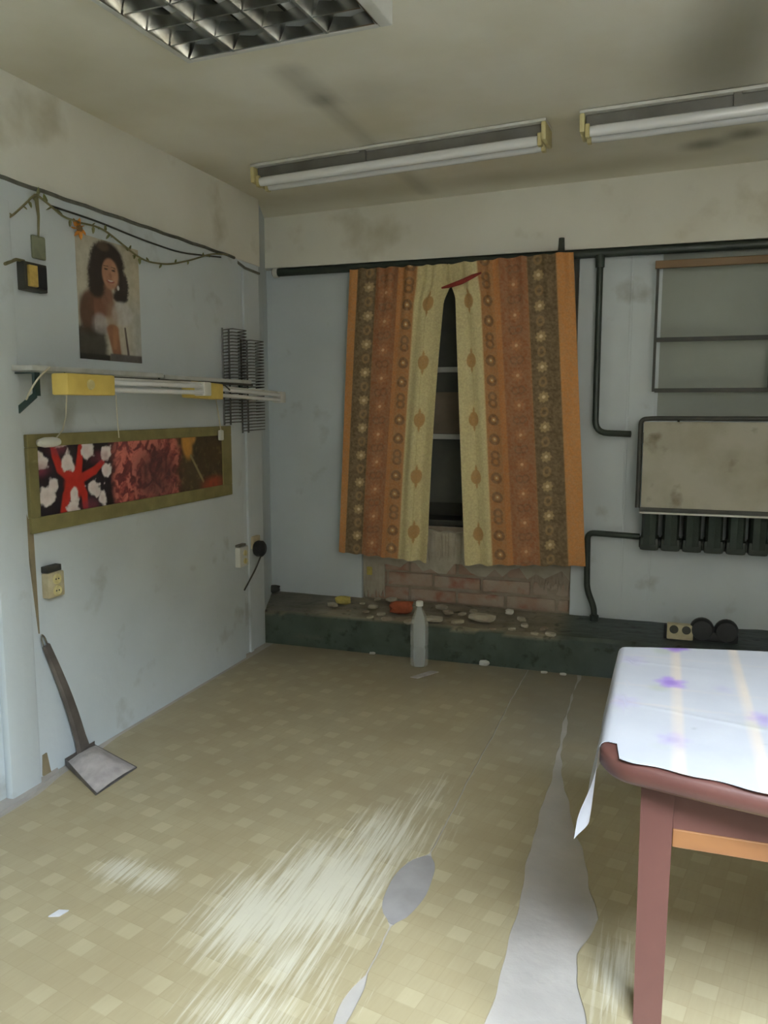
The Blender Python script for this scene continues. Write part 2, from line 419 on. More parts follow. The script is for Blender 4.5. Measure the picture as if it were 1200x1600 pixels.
ragged(-1.18, -.98, .55, .41, 4.056, .02, 5, .012, 'plaster_patch', 'plaster')
ragged(NX0 + .003, -1.40, .40, .20, 4.066, .03, 8, .02, 'plaster_patch', 'plaster')
ragged(-.62, NX1 - .003, .39, .31, 4.07, .03, 9, .02, 'plaster_patch', 'mortar')
MB().box(-1.50, -1.47, 4.058, 4.068, .30, .345, bevel=.004).build('plaster_patch', 'yellow_chip', wb)

# window in the niche
wn = thing('window_1', (-.97, 4.3, .5), 'old white framed window with dark panes behind the curtains', 'window', kind='structure')
Yw = 4.28
zt1 = at_y(700, 578, Yw)[2]; zt2 = at_y(700, 682, Yw)[2]; zs = at_y(700, 805, Yw)[2]
MB().box(NX0, NX1, 4.14, 4.46, .5, zs - .04).build('sill_wall', 'window_white', wn)
MB().box(NX0, NX1, 4.12, 4.46, zs - .04, zs - .005, bevel=.006).build('sill', 'rack_iron', wn)
for (xa, xb) in ((NX0, NX0 + .06), (NX1 - .06, NX1)):
    MB().box(xa, xb, Yw - .03, Yw + .03, zs, 1.925, bevel=.004).build('stile', 'window_white', wn)
MB().box(NX0 + .06, NX1 - .06, Yw - .03, Yw + .03, 1.87, 1.925, bevel=.004).build('top_rail', 'window_white', wn)
for z in (zt1, zt2):
    MB().box(NX0 + .06, NX1 - .06, Yw - .03, Yw + .03, z - .014, z + .014, bevel=.003).build('glazing_bar', 'window_white', wn)
MB().box(-.60, -.57, Yw - .03, Yw + .03, zs, 1.87, bevel=.003).build('glazing_bar', 'window_white', wn)
zc = [(zs, zt2 - .014), (zt2 + .014, zt1 - .014), (zt1 + .014, 1.87)]
for (za, zb) in zc:
    MB().box(NX0 + .06, NX1 - .06, Yw, Yw + .004, za, zb).build('pane', 'glass_dark', wn)
zb_ = at_y(700, 613, Yw)[2]
MB().box(NX0 + .065, NX1 - .065, Yw - .012, Yw - .008, zt2 + .016, zb_).build('cardboard_panel', 'cardboard', wn)
MB().box(NX0 + .065, NX1 - .065, Yw - .012, Yw - .008, zs + .002, zs + .07).build('lower_rail', 'shutter', wn)
MB().box(NX0, NX1, 4.40, 4.46, zs, 1.925).build('shutter', 'shutter', wn)

# painted step along the back wall
SZ = .172; SY = 3.645
nu, nv = 170, 34
def stepf(u, v):
    x = -1.905 + (XR + 1.905) * u
    s = v * (SZ + .41)
    y = np.where(s < SZ, SY + .01 * (fbm(x * 5, v * 6, 2) - .5), SY + .012 + (s - SZ)); z = np.where(s < SZ, s, SZ + .010 * (fbm(x * 9, s * 30, 6) - .5))
    x = x + np.where((s > SZ) & (u < .001), -(s - SZ) * .4, 0)
    return x, np.minimum(y, YB + .08), z
m, u, v = grid(nu, nv, stepf)
X = np.array([p[0] for p in m.v]); s = v * (SZ + .41)
c = np.tile(linv((74, 86, 76)), (len(u), 1))
c = lay(c, sstep(-.6, .1, X) * .8, (72, 80, 84))
fr = (s > SZ - .012 + .02 * (fbm(X * 8, s * 0, 9) - .5)).astype(float)
c = lay(c, fr * (1 - sstep(-.5, -.36, X)) * .95, (150, 142, 124))
c = lay(c, fr * (1 - sstep(-1.75, -1.6, X)) * .7, (104, 102, 92))
c = lay(c, (s < SZ) * sstep(.62, .75, fbm(X * 6, s * 20, 21)) * .5, (96, 100, 92))
m.v = [tuple(p) for p in m.v]
st_o = m.build('trim_1', 'step', colors=c)
tag(st_o, 'low dark green painted step along the foot of the back wall', 'step', kind='structure')

# unseen sides of the room, with the open window right behind the camera
m = MB().box(XR, XR + .1, YF - .15, 4.5, 0, 2.4)
tag(m.build('wall_right', 'rack_iron'), 'dark painted right wall outside the view', 'wall', kind='structure')
DX0, DX1, DZ, DZ0 = .15, 1.15, 2.2, 1.0
m = MB().box(-2.4, DX0, YF - .12, YF, 0, 2.36).box(DX1, XR + .1, YF - .12, YF, 0, 2.36).box(DX0, DX1, YF - .12, YF, DZ, 2.36).box(DX0, DX1, YF - .12, YF, 0, DZ0)
tag(m.build('wall_front', 'blue_wall'), 'wall with the broad open window behind the camera', 'wall', kind='structure')

# ================================================================== LINOLEUM
def lino_material():
    m = bpy.data.materials.new('worn_parquet_print_linoleum'); m.use_nodes = True
    nt = m.node_tree; N = nt.nodes; L = nt.links; b = N['Principled BSDF']
    b.inputs['Roughness'].default_value = .42
    g = N.new('ShaderNodeNewGeometry')
    def vm(op, a, bb=None):
        x = N.new('ShaderNodeVectorMath'); x.operation = op; L.new(a, x.inputs[0])
        if bb is not None:
            if isinstance(bb, tuple): x.inputs[1].default_value = bb
            else: L.new(bb, x.inputs[1])
        return x.outputs['Vector']
    def ma(op, a, bb=None, cc=None):
        x = N.new('ShaderNodeMath'); x.operation = op
        for i, q in enumerate((a, bb, cc)):
            if q is None: continue
            if isinstance(q, (int, float)): x.inputs[i].default_value = q
            else: L.new(q, x.inputs[i])
        return x.outputs[0]
    mp = N.new('ShaderNodeMapping'); mp.inputs['Scale'].default_value = (1, 1, 0); mp.inputs['Rotation'].default_value = (0, 0, .2)
    L.new(g.outputs['Position'], mp.inputs['Vector']); P = mp.outputs['Vector']
    sc = vm('MULTIPLY', P, (1 / .047, 1 / .047, 0))
    cell = vm('FLOOR', sc)
    wn = N.new('ShaderNodeTexWhiteNoise'); wn.noise_dimensions = '2D'; L.new(cell, wn.inputs['Vector'])
    sp = N.new('ShaderNodeSeparateXYZ'); L.new(cell, sp.inputs[0])
    lat = ma('FLOORED_MODULO', ma('ADD', sp.outputs['X'], ma('MULTIPLY', sp.outputs['Y'], 2.0)), 5.0)
    light = ma('LESS_THAN', lat, .5)
    light = ma('MULTIPLY', light, ma('GREATER_THAN', wn.outputs['Value'], .25))
    # plank grain of the print, direction alternating per cell
    n1 = N.new('ShaderNodeTexNoise'); n1.inputs['Scale'].default_value = 1.0; n1.inputs['Detail'].default_value = 3
    L.new(vm('MULTIPLY', P, (150, 14, 0)), n1.inputs['Vector'])
    n2 = N.new('ShaderNodeTexNoise'); n2.inputs['Scale'].default_value = 3.2; n2.inputs['Detail'].default_value = 5; L.new(P, n2.inputs['Vector'])
    def mix(fac, a, c, blend='MIX'):
        x = N.new('ShaderNodeMix'); x.data_type = 'RGBA'; x.blend_type = blend
        if isinstance(fac, (int, float)): x.inputs['Factor'].default_value = fac
        else: L.new(fac, x.inputs['Factor'])
        for q, nm in ((a, 'A'), (c, 'B')):
            if isinstance(q, tuple): x.inputs[nm].default_value = (*lin(q), 1)
            else: L.new(q, x.inputs[nm])
        return x.outputs['Result']
    base = mix(wn.outputs['Value'], (180, 166, 130), (187, 174, 139))
    base = mix(ma('MULTIPLY', n1.outputs['Fac'], .35), base, (140, 122, 86))
    base = mix(ma('MULTIPLY', light, .24), base, (222, 212, 176))
    fx = N.new('ShaderNodeVectorMath'); fx.operation = 'FRACTION'; L.new(sc, fx.inputs[0])
    sx = N.new('ShaderNodeSeparateXYZ'); L.new(fx.outputs[0], sx.inputs[0])
    edge = ma('MAXIMUM', ma('LESS_THAN', sx.outputs['X'], .045), ma('LESS_THAN', sx.outputs['Y'], .045))
    base = mix(ma('MULTIPLY', edge, .16), base, (128, 108, 66))
    at = N.new('ShaderNodeAttribute'); at.attribute_name = 'Col'
    sa = N.new('ShaderNodeSeparateColor'); L.new(at.outputs['Color'], sa.inputs[0])
    wear, dirt = sa.outputs[0], sa.outputs[1]
    base = mix(ma('MULTIPLY', dirt, .85), base, (128, 122, 110))
    dk = N.new('ShaderNodeMapRange'); dk.inputs['From Min'].default_value = .42; dk.inputs['From Max'].default_value = .7
    L.new(n2.outputs['Fac'], dk.inputs['Value'])
    base = mix(ma('MULTIPLY', dk.outputs['Result'], .4), base, (146, 130, 100))
    # scraped streaks along the room, where the wear mask allows
    s1 = N.new('ShaderNodeTexNoise'); s1.inputs['Scale'].default_value = 1.0; s1.inputs['Detail'].default_value = 6; s1.inputs['Roughness'].default_value = .65
    L.new(vm('MULTIPLY', g.outputs['Position'], (90, 3.0, 0)), s1.inputs['Vector'])
    t = ma('ADD', ma('MULTIPLY', wear, .85), ma('SUBTRACT', ma('MULTIPLY', s1.outputs['Fac'], 1.5), 1.22))
    mr = N.new('ShaderNodeMapRange'); mr.inputs['From Min'].default_value = 0; mr.inputs['From Max'].default_value = .3; L.new(t, mr.inputs['Value'])
    base = mix(ma('MULTIPLY', mr.outputs['Result'], .8), base, (208, 202, 184))
    L.new(base, b.inputs['Base Color'])
    L.new(ma('ADD', ma('MULTIPLY', mr.outputs['Result'], .3), ma('ADD', ma('MULTIPLY', dirt, .3), .36)), b.inputs['Roughness'])
    bp = N.new('ShaderNodeBump'); bp.inputs['Strength'].default_value = .12; bp.inputs['Distance'].default_value = .01
    L.new(n2.outputs['Fac'], bp.inputs['Height']); L.new(bp.outputs['Normal'], b.inputs['Normal'])
    return m
M['lino'] = lino_material()
WEAR = []
for (px_, py_, rx, ry, a) in [(500, 1390, .22, .34, .98), (400, 1430, .18, .24, .95), (600, 1310, .17, .28, .85), (440, 1500, .17, .2, .8), (390, 1580, .2, .15, .75),
                              (190, 1360, .10, .08, .9), (240, 1375, .10, .08, .85), (660, 1265, .09, .3, .7), (720, 1290, .05, .3, .5), (520, 1560, .10, .15, .6),
                              (960, 1520, .07, .2, .85), (590, 1240, .2, .12, .35), (860, 1430, .05, .2, .35)]:
    p = at_z(px_, py_, 0); WEAR.append((p[0], p[1], rx, ry, a))
def sheet(name, xa, xb, ya, yb, nu, nv, label, z=.004):
    """xa, xb functions of y; a thin sheet with ragged sides"""
    m, u, v = grid(nu, nv, lambda u, v: (xa(ya + (yb - ya) * v) * (1 - u) + xb(ya + (yb - ya) * v) * u, ya + (yb - ya) * v, z + 0 * u))
    A = np.array(m.v); X, Y = A[:, 0], A[:, 1]
    w = np.zeros(len(X))
    for (cx, cy, rx, ry, a) in WEAR:
        w = np.maximum(w, a * np.exp(-(((X - cx) / rx) ** 2 + ((Y - cy) / ry) ** 2) * .8))
    w = np.clip(w, 0, 1)
    d = np.clip(.25 + sstep(1.6, 2.4, Y) * .25 * fbm(X * 4, Y * 4, 18) + sstep(2.9, 3.7, Y) * .5 * (.6 + .8 * fbm(X * 3, Y * 3, 8)) + sstep(-.75, -.3, X) * sstep(2.3, 3.0, Y) * .6, 0, 1)
    c = np.stack([w, d, 0 * w], -1)
    c2 = thicken(m, nu, nv, (0, 0, -z), c)
    o = m.build(name, 'lino', colors=c2)
    return tag(o, label, 'linoleum', 'linoleum sheets on the floor')
def rag(s, a, f1): return lambda y: a * (np.sin(y * f1 + s) + .6 * np.sin(y * f1 * 2.7 + 2 * s) + .4 * np.sin(y * f1 * 6.1 + 3 * s))
def patch(y): return .055 * np.sqrt(np.clip(1 - ((y - 1.83) / .15) ** 2, 0, 1)) + .016 * np.sqrt(np.clip(1 - ((y - 1.40) / .08) ** 2, 0, 1))
r1 = rag(1, .0016, 9); r2 = rag(2, .004, 7); r3 = rag(3, .005, 8)
sheet('linoleum_sheet', lambda y: -1.80 + .03 * sstep(1.9, 2.1, y) * -1 - .02 * sstep(2.2, 2.4, y), lambda y: -.5595 - patch(y) + r1(y), .3, SY - .012, 60, 160,
      'widest ochre parquet-patterned linoleum sheet along the left wall with a big pale scuff')
sheet('linoleum_sheet', lambda y: -.5545 + patch(y) * .75 + r1(y), lambda y: -.285 - .03 * (y - 1.44) / 1.3 + r2(y), .3, SY - .012, 24, 160,
      'narrow ochre linoleum strip between the long seam and the bare concrete gap')
def c_left(y):
    return np.interp(y, [.9, 1.35, 1.5, 1.62, 1.70, 1.85, 2.3, 2.75, 3.1], [-.02, -.06, -.105, -.128, -.13, -.10, -.215, -.30, -.318]) + r3(y)
sheet('linoleum_sheet', c_left, lambda y: 1.9 + 0 * y, .3, SY - .012, 70, 160, 'ochre linoleum sheet with a rounded torn edge lying under the table')

yy = np.linspace(1.675, 1.985, 25)
po_ = [(-.5595 - float(patch(np.array(t))) - .002, float(t), .0005) for t in yy] + [(-.5545 + float(patch(np.array(t))) * .75 + .002, float(t), .0005) for t in yy[::-1]]
tag(MB().prism(po_, (0, 0, .0012)).build('underlay_patch', 'underlay'), 'grey oval patch of bare underlay where the linoleum seam is torn', 'underlay')

# ================================================================== TABLE + CLOTH
TX0, TX1, TY0, TY1, TZ = -.068, 1.05, 1.06, 1.575, .745
tb = thing('dining_table', ((TX0 + TX1) / 2, (TY0 + TY1) / 2, 0), 'red-brown painted wooden table under a white flowered cloth', 'table')
def bulge(x): t = np.clip((np.asarray(x, float) - TX0) / (TX1 - TX0), 0, 1); return 4 * t * (1 - t)
def warp_y(x, y):
    f = (np.asarray(y, float) - (TY0 + TY1) / 2) / ((TY1 - TY0) / 2)
    return y + f * .085 * bulge(x)
def table_outline(inset, r=.045, n=8):
    out = []
    for (cx, cy, a0) in ((TX1 - r, TY1 - r, 0), (TX0 + r, TY1 - r, 90), (TX0 + r, TY0 + r, 180), (TX1 - r, TY0 + r, 270)):
        for k in range(n + 1):
            a = math.radians(a0 + 90 * k / n)
            out.append((cx + (r - inset) * math.cos(a), cy + (r - inset) * math.sin(a)))
    # refine the long sides
    ref = []
    for i in range(len(out)):
        p, q = out[i], out[(i + 1) % len(out)]; k = max(1, int(math.hypot(q[0] - p[0], q[1] - p[1]) / .05))
        for j in range(k): ref.append((p[0] + (q[0] - p[0]) * j / k, p[1] + (q[1] - p[1]) * j / k))
    return [(x, float(warp_y(x, y))) for x, y in ref]
q = MB(); O = [table_outline(i) for i in (.006, .0, .0, .008)]; hz = [TZ, TZ - .006, TZ - .024, TZ - .032]; n = len(O[0])
q.v = [(x, y, z) for o_, z in zip(O, hz) for x, y in o_]
q.f = [tuple(range(n)), tuple(range(4 * n - 1, 3 * n - 1, -1))] + [(r * n + i, r * n + n * 0 + (i + 1) % n, (r + 1) * n + (i + 1) % n, (r + 1) * n + i) for r in range(3) for i in range(n)]
q.build('tabletop', 'table_paint', tb, smooth=True, sharp=50)
LX0, LX1, LY0, LY1 = -.012, .96, 1.085, 1.55
for lx in (LX0, LX1):
    for ly in (LY0, LY1):
        m = MB(); w = .042; d = 1 if ly == LY0 else -1; ya = ly if d == 1 else ly - w
        m.prism([(lx + .004, ya + .004, 0), (lx + w - .004, ya + .004, 0), (lx + w - .004, ya + w - .004, 0), (lx + .004, ya + w - .004, 0)], (0, 0, 0.001))
        m = MB()
        b0 = [(lx + .004, ya + .004, .0045), (lx + w - .006, ya + .004, .0045), (lx + w - .006, ya + w - .006, .0045), (lx + .004, ya + w - .006, .0045)]
        b1 = [(lx, ya, .712), (lx + w, ya, .712), (lx + w, ya + w, .712), (lx, ya + w, .712)]
        m.add(b0 + b1, [(3, 2, 1, 0), (4, 5, 6, 7), (0, 1, 5, 4), (1, 2, 6, 5), (2, 3, 7, 6), (3, 0, 4, 7)])
        m.build('leg', 'table_paint', tb)
AZ0, AZ1 = .618, .712
ya = LY0 + .006
MB().box(LX0 + .042, .165, ya, ya + .02, AZ0 + .026, AZ1).build('apron', 'table_paint', tb)
MB().box(LX0 + .042, .165, ya - .001, ya + .021, AZ0, AZ0 + .026, bevel=.002).build('apron_edge', 'table_orange', tb)
MB().box(.168, LX1, ya - .002, ya + .02, AZ0 + .026, AZ1).build('drawer_front', 'table_paint', tb)
MB().box(.168, LX1, ya - .003, ya + .021, AZ0, AZ0 + .026, bevel=.002).build('apron_edge', 'table_orange', tb)
MB().box(LX0 + .042, LX1, LY1 - .026, LY1 - .006, AZ0, AZ1).build('apron', 'table_paint', tb)
for lx in (LX0 + .008, LX1 + .012): MB().box(lx, lx + .02, LY0 + .042, LY1 - .042, AZ0, AZ1).build('apron', 'table_paint', tb)

# cloth: flat sheet laid over; beyond the left and far edge it falls down
CT = TZ + .0035
hem_l, hem_f = .112, .10
nu, nv = 230, 150
ua0, ua1 = TX0 - hem_l, TX1 + .05
def cloth(u, v):
    a = ua0 + (ua1 - ua0) * u
    near = TY0 + .010 + .010 * sstep(TX0, TX0 + .05, a) * -1 + .002 * np.sin(a * 31) + .002 * np.sin(a * 83 + 1)
    near = np.where(a < TX0 + .026, TY0 + .046 - .052 * sstep(0, .05, TX0 - a), near)
    near = near - .012 * sstep(.3, 1, (a - TX0) / (TX1 - TX0))
    b = near * (1 - v) + (TY1 + hem_f) * v
    ox = np.maximum(TX0 + .012 - a, 0); oy = np.maximum(b - (TY1 - .012), 0); ox2 = np.maximum(a - (TX1 - .012), 0)
    x = np.clip(a, TX0 + .012, TX1 - .012); y = np.minimum(b, TY1 - .012)
    def roll(o): # arc over the edge then straight fall: returns outward, drop
        r = .014; s_ = np.minimum(o, r * math.pi / 2)
        return r * np.sin(s_ / r), r * (1 - np.cos(s_ / r)) + np.maximum(o - r * math.pi / 2, 0)
    hx, dx = roll(ox); hy, dy = roll(oy); hx2, dx2 = roll(ox2)
    drop = np.maximum(np.maximum(dx, dy), dx2) + .3 * np.minimum(dx, dy)
    wave = .010 * np.sin(b * 24 + 1.0) * np.clip(dx / .1, 0, 1)
    flare = .12 * np.clip(dx - .014, 0, 1)
    curl = .042 * sstep(.02, .10, dx) * (1 - sstep(TY0 - .01, TY0 + .05, b))
    x = x - hx - flare + wave * .6 + curl * -.4 + hx2
    y = warp_y(x, y) + hy + .06 * np.clip(dy - .014, 0, 1)
    y = y - np.clip(dx - .01, 0, 1) * .10 * (1 - sstep(TY0, TY0 + .1, b))
    lump = .0025 * (fbm(a * 7, b * 9, 31) - .4) + .0007 * sstep(.985, 1, np.cos((b * 1.0 + .18 * a) * 30))
    z = CT - drop + np.where(drop < .004, np.maximum(lump, 0), 0)
    lift = .006 * (1 - sstep(0, .05, v)) * sstep(TX0 + .03, TX0 + .10, a)
    return x, y, z + lift * 0
m, u, v = grid(nu, nv, cloth)
A = np.array(m.v); a = ua0 + (ua1 - ua0) * u; b = A[:, 1]
c = np.tile(linv((166, 167, 174)), (len(u), 1))
def stripe(t, c0, w): return (1 - sstep(w * .6, w, np.abs(t - c0)))
for xx in (at_z(1058, 1085, TZ)[0], at_z(1165, 1095, TZ)[0], at_z(1058, 1085, TZ)[0] + .29, at_z(1058, 1085, TZ)[0] + .42, at_z(1058, 1085, TZ)[0] + .7):
    c = lay(c, stripe(a, xx, .009) * .55 * (.4 + .9 * fbm(a * 4, b * 8, 12)), (208, 188, 164))
for yy in (at_z(1080, 1083, TZ)[1], at_z(1080, 1112, TZ)[1], at_z(1080, 1035, TZ)[1]):
    c = lay(c, stripe(b, yy, .006) * .35 * fbm(a * 9, b * 4, 14), (196, 180, 164))
def flower(px_, py_, r, s):
    global c
    p = at_z(px_, py_, TZ)
    ang = np.arctan2(b - p[1], a - p[0]); d = np.hypot(a - p[0], (b - p[1]) * .8)
    pet = r * (.62 + .38 * np.abs(np.cos(ang * 2.5 + px_)))
    msk = (1 - sstep(.6, 1.1, d / pet)) * (.35 + .9 * fbm(a * 60, b * 60, int(px_)))
    c = lay(c, msk * s, (140, 100, 190)); c = lay(c, (1 - sstep(.2, .45, d / r)) * s * .6, (96, 70, 150))
    c = lay(c, ell(a, b, p[0] - r * .6, p[1] - r * 1.1, r * .5, r * .5, .6) * s * .5, (150, 156, 124))
for (px_, py_, r, s) in [(1053, 1014, .032, .9), (1048, 1070, .030, .8), (1052, 1160, .026, .28), (1195, 1128, .03, .4), (975, 1100, .03, .18), (990, 1035, .03, .18), (1130, 1080, .02, .12)]:
    flower(px_, py_, r, s)
for k in range(6):
    p = at_z(1053, 1014, TZ); 
    flower(1053, 1014, .001, 0)
for (xx, yy) in [(.55, 1.35), (.8, 1.2), (.45, 1.1)]:
    d = np.hypot(a - xx, b - yy); c = lay(c, (1 - sstep(.02, .035, d)) * .7 * fbm(a * 60, b * 60, 3), (140, 100, 190))
for (px_, py_) in [(1085, 1142), (1195, 1168)]:
    p = at_z(px_, py_, TZ); c = lay(c, ell(a, b, p[0], p[1], .004, .002, .4), (70, 68, 66))
c2 = thicken(m, nu, nv, (0, 0, -.0012), c)
o = m.build('tablecloth', 'oilcloth', smooth=True, colors=c2)
tag(o, 'white oilcloth with purple flowers and tan stripes on the brown table', 'tablecloth')

# ================================================================== CURTAINS
def curtain(name, bands, left, label):
    Yc = 3.935 if left else 3.895
    if left: top0, top1, bot0, bot1 = (546, 421), (708, 412), (530, 862), (668, 878)
    else: top0, top1, bot0, bot1 = (700, 412), (896, 393), (728, 882), (915, 884)
    A0 = at_y(*top0, Yc); A1 = at_y(*top1, Yc); B0 = at_y(*bot0, Yc); B1 = at_y(*bot1, Yc)
    nu, nv = 200, 480
    def f(u, v):
        x = (A0[0] * (1 - u) + A1[0] * u) * (1 - v) + (B0[0] * (1 - u) + B1[0] * u) * v
        z = (A0[2] * (1 - u) + A1[2] * u) * (1 - v) + (B0[2] * (1 - u) + B1[2] * u) * v
        cr = u if left else 1 - u            # 1 at the inner, gathered edge
        amp = .006 + .010 * sstep(.55, .75, cr)
        y = Yc + amp * np.sin(2 * np.pi * (4.5 * cr + .25 * np.sin(v * 2.0)) ) * (.55 + .45 * v) + .006 * np.sin(2 * np.pi * (11 * cr + .4)) * sstep(.3, 0, v) - .01 * v
        # inner edge hangs with a slight bow
        x = x + (.014 if left else -.012) * np.sin(np.pi * np.clip(v * 1.25 - .12, 0, 1)) * sstep(.4, 1, cr) * (-.6 if left else .0)
        if left: x = x - .034 * sstep(.05, .13, v) * sstep(.5, 1, cr) * (1 - v)
        else: x = x + .06 * sstep(.04, .12, v) * sstep(.6, 1, cr) * (1 - v) * .5
        z = z - .003 * np.sin(u * 40)
        return x, y, z
    m, u, v = grid(nu, nv, f)
    L = 1.46; t = v * L; P = .282
    cr = u if left else 1 - u
    # piecewise map of the width onto the printed stripes
    w = np.interp(cr, bands, [0, 1, 2, 3, 4, 5, 6, 7])
    ph = lambda o_, per: ((t + o_) / per + .5) % 1.0 - .5
    width = 1 / np.maximum(np.interp(w, np.arange(7) + .5, np.diff(bands)), 1e-3)
    c = np.tile(linv((196, 128, 62)), (len(u), 1))
    hard = lambda a_, b_: (sstep(a_ - .05, a_ + .05, w) * (1 - sstep(b_ - .05, b_ + .05, w)))
    c = lay(c, hard(1, 3), (66, 54, 34))
    c = lay(c, hard(3, 4), (142, 76, 40))
    c = lay(c, hard(4, 5), (186, 114, 54))
    c = lay(c, hard(5, 6), (168, 108, 54))
    c = lay(c, hard(6, 9), (214, 206, 158))
    tot = .50 if left else .60
    bw = np.diff(bands) * tot
    def loc(k, o_, per):      # local metric coords inside band k
        return (w - k - .5) * bw[k], ph(o_, per) * per
    # white flowers on dark band
    x_, y_ = loc(2, .05, P / 2); d = np.hypot(x_, y_); an = np.arctan2(y_, x_)
    c = lay(c, hard(2, 3) * (1 - sstep(.75, 1, d / (.030 * (.72 + .28 * np.abs(np.cos(an * 4)))))) * .8, (176, 152, 108))
    c = lay(c, hard(2, 3) * (1 - sstep(.6, 1, d / .010)), (226, 210, 170))
    x_, y_ = loc(2, .05 + P / 4, P / 2); d = np.hypot(x_, y_ * .8)
    c = lay(c, hard(2, 3) * (sstep(.008, .011, d) * (1 - sstep(.018, .022, d))) * .6, (150, 118, 72))
    # flowers on the rust band
    x_, y_ = loc(3, .02, P / 2); d = np.hypot(x_, y_); an = np.arctan2(y_, x_)
    c = lay(c, hard(3, 4) * (1 - sstep(.7, 1, d / (.034 * (.6 + .4 * np.abs(np.cos(an * 4)))))) * .7, (176, 112, 66))
    c = lay(c, hard(3, 4) * (1 - sstep(.6, 1, d / .009)), (222, 180, 140))
    x_, y_ = loc(3, .02 + P / 4, P / 2); d = np.hypot(np.abs(x_) - .014, y_)
    c = lay(c, hard(3, 4) * (sstep(.010, .013, d) * (1 - sstep(.019, .023, d))) * .7, (100, 52, 28))
    # rings and bows
    for o_ in (0.0, P / 3):
        x_, y_ = loc(5, o_, P); d = np.hypot(x_, y_)
        c = lay(c, hard(5, 6) * (1 - sstep(.026, .029, d)), (104, 60, 26)); c = lay(c, hard(5, 6) * (1 - sstep(.011, .014, d)), (178, 120, 62))
        c = lay(c, hard(5, 6) * (1 - sstep(.004, .006, d)), (230, 214, 170))
    x_, y_ = loc(5, 2 * P / 3, P); d = np.hypot(x_, np.abs(y_) - .016)
    c = lay(c, hard(5, 6) * (sstep(.010, .013, d) * (1 - sstep(.022, .026, d))), (112, 66, 30))
    # medallions on the cream band
    x_, y_ = loc(6, .10, P)
    dia = np.abs(x_) / .030 + np.abs(y_) / .062 + .25 * np.abs(np.sin(y_ * 220)) * (np.abs(x_) > .004)
    med = np.maximum(1 - sstep(.85, 1.1, dia), 1 - sstep(.9, 1.1, np.hypot(x_ / .028, y_ / .036)))
    c = lay(c, hard(6, 9) * med * .9, (172, 122, 58))
    c = lay(c, hard(6, 9) * (1 - sstep(.0015, .003, np.abs(x_ + .006))) * .3, (160, 140, 84))
    # print is a bit worn everywhere
    c = lay(c, .5 * fbm(u * 60, v * 160, 17) + .12, (172, 148, 118))
    c = np.clip(c * 1.22, 0, .9)
    c2 = thicken(m, nu, nv, (0, .0015, 0), c)
    o_ = m.build(name, 'curtain', smooth=True, colors=c2, sharp=70)
    return tag(o_, label, 'curtain')
curtain('curtain', [0, .08, .14, .27, .49, .53, .67, 1.0], True, 'left curtain with brown and rust flower stripes and a broad cream inner edge')
curtain('curtain', [0, .135, .19, .365, .59, .635, .76, 1.0], False, 'right curtain with brown and rust flower stripes and wide orange outer edge')
# ribbon tying the curtains at the top of the gap
p = [at_y(x, y, 3.865) for x, y in [(690, 450), (705, 446), (722, 440), (738, 432), (752, 426)]]
tag(MB().tube(p, [.004, .010, .012, .010, .004], 8).build('ribbon', 'red_cord', smooth=True), 'twisted dark red ribbon strung across the curtain gap', 'ribbon')

# ================================================================== HEATING PIPES, RADIATOR, SCREEN
pp = thing('heating_pipe', (-.9, 3.99, 1.9), 'long dark green heating pipe running under the beam above the curtains', 'pipe')
za = at_y(405, 427, 3.985)[2]; zb = at_y(1200, 381, 3.985)[2]
MB().tube([(-2.0, 4.0, za), (-.9, 4.0, (za + zb) / 2 + .006), (XR - .02, 4.0, zb)], .021, 12).build('pipe', 'green_pipe', pp, smooth=True)
MB().tube([(-2.085 + .09, 4.0, za), (-2.085 + .115, 4.0, za)], .026, 12).build('collar', 'lamp_white', pp, smooth=True)
p = at_y(877, 398, 3.975)
MB().tube([(p[0], p[1], p[2] - .02), (p[0], p[1], p[2] + .075)], [.017, .013], 10).build('pipe_hook', 'green_pipe', pp, smooth=True)
p = at_y(1000, 385, 4.0)
MB().tube([(p[0], p[1], p[2]), (p[0], p[1], p[2] + .05)], .007, 8).build('pipe_hook', 'lamp_grey', pp, smooth=True)
d0 = at_y(938, 400, 3.985); d1 = at_y(930, 676, 3.985); d2 = at_y(986, 678, 3.985)
MB().tube(fillet([(d0[0], 3.99, d0[2]), (d1[0], 3.985, d1[2]), (d2[0], 3.96, d2[2])], .06), .015, 10).build('drop_pipe', 'green_pipe', pp, smooth=True)
MB().tube([(d0[0], 3.99, d0[2] + .005), (d0[0], 3.99, d0[2] - .05)], .021, 10).build('tee', 'green_pipe', pp, smooth=True)

RX0 = -.10; RZ0 = .545; RZ1 = 1.09; RY = 3.95; NS = 11
rd = thing('radiator', (RX0 + NS * .092 / 2, RY, RZ0), 'dark green cast iron radiator half hidden behind the white screen', 'radiator')
pr = MB()
for s_ in (-1, 1):
    yy = RY + s_ * .042
    pr.tube([(RX0 + .046, yy, RZ0 + .03), (RX0 + .046, yy, RZ0 + .06), (RX0 + .046, yy, RZ1 - .06), (RX0 + .046, yy, RZ1 - .03)], [.038, .036, .036, .038], 8)
for zz in (RZ0 + .03, RZ1 - .03):
    pr.box(RX0 + .004, RX0 + .088, RY - .065, RY + .065, zz - .03, zz + .03, bevel=.014)
    pr.tube([(RX0, RY, zz), (RX0 + .092, RY, zz)], .026, 10)
pr.box(RX0 + .040, RX0 + .052, RY - .06, RY + .06, RZ0 + .03, RZ1 - .03)
s0 = pr.build('section', 'green_pipe', rd, smooth=True)
for k in range(1, NS):
    cp = s0.copy(); COL.objects.link(cp); cp.parent = rd; cp.location = (k * .092, 0, 0)
rp = thing('return_pipe', (-.33, 3.99, SZ), 'dark green pipe bending from the radiator down into the step', 'pipe')
a_ = (RX0, RY, RZ0 + .03)
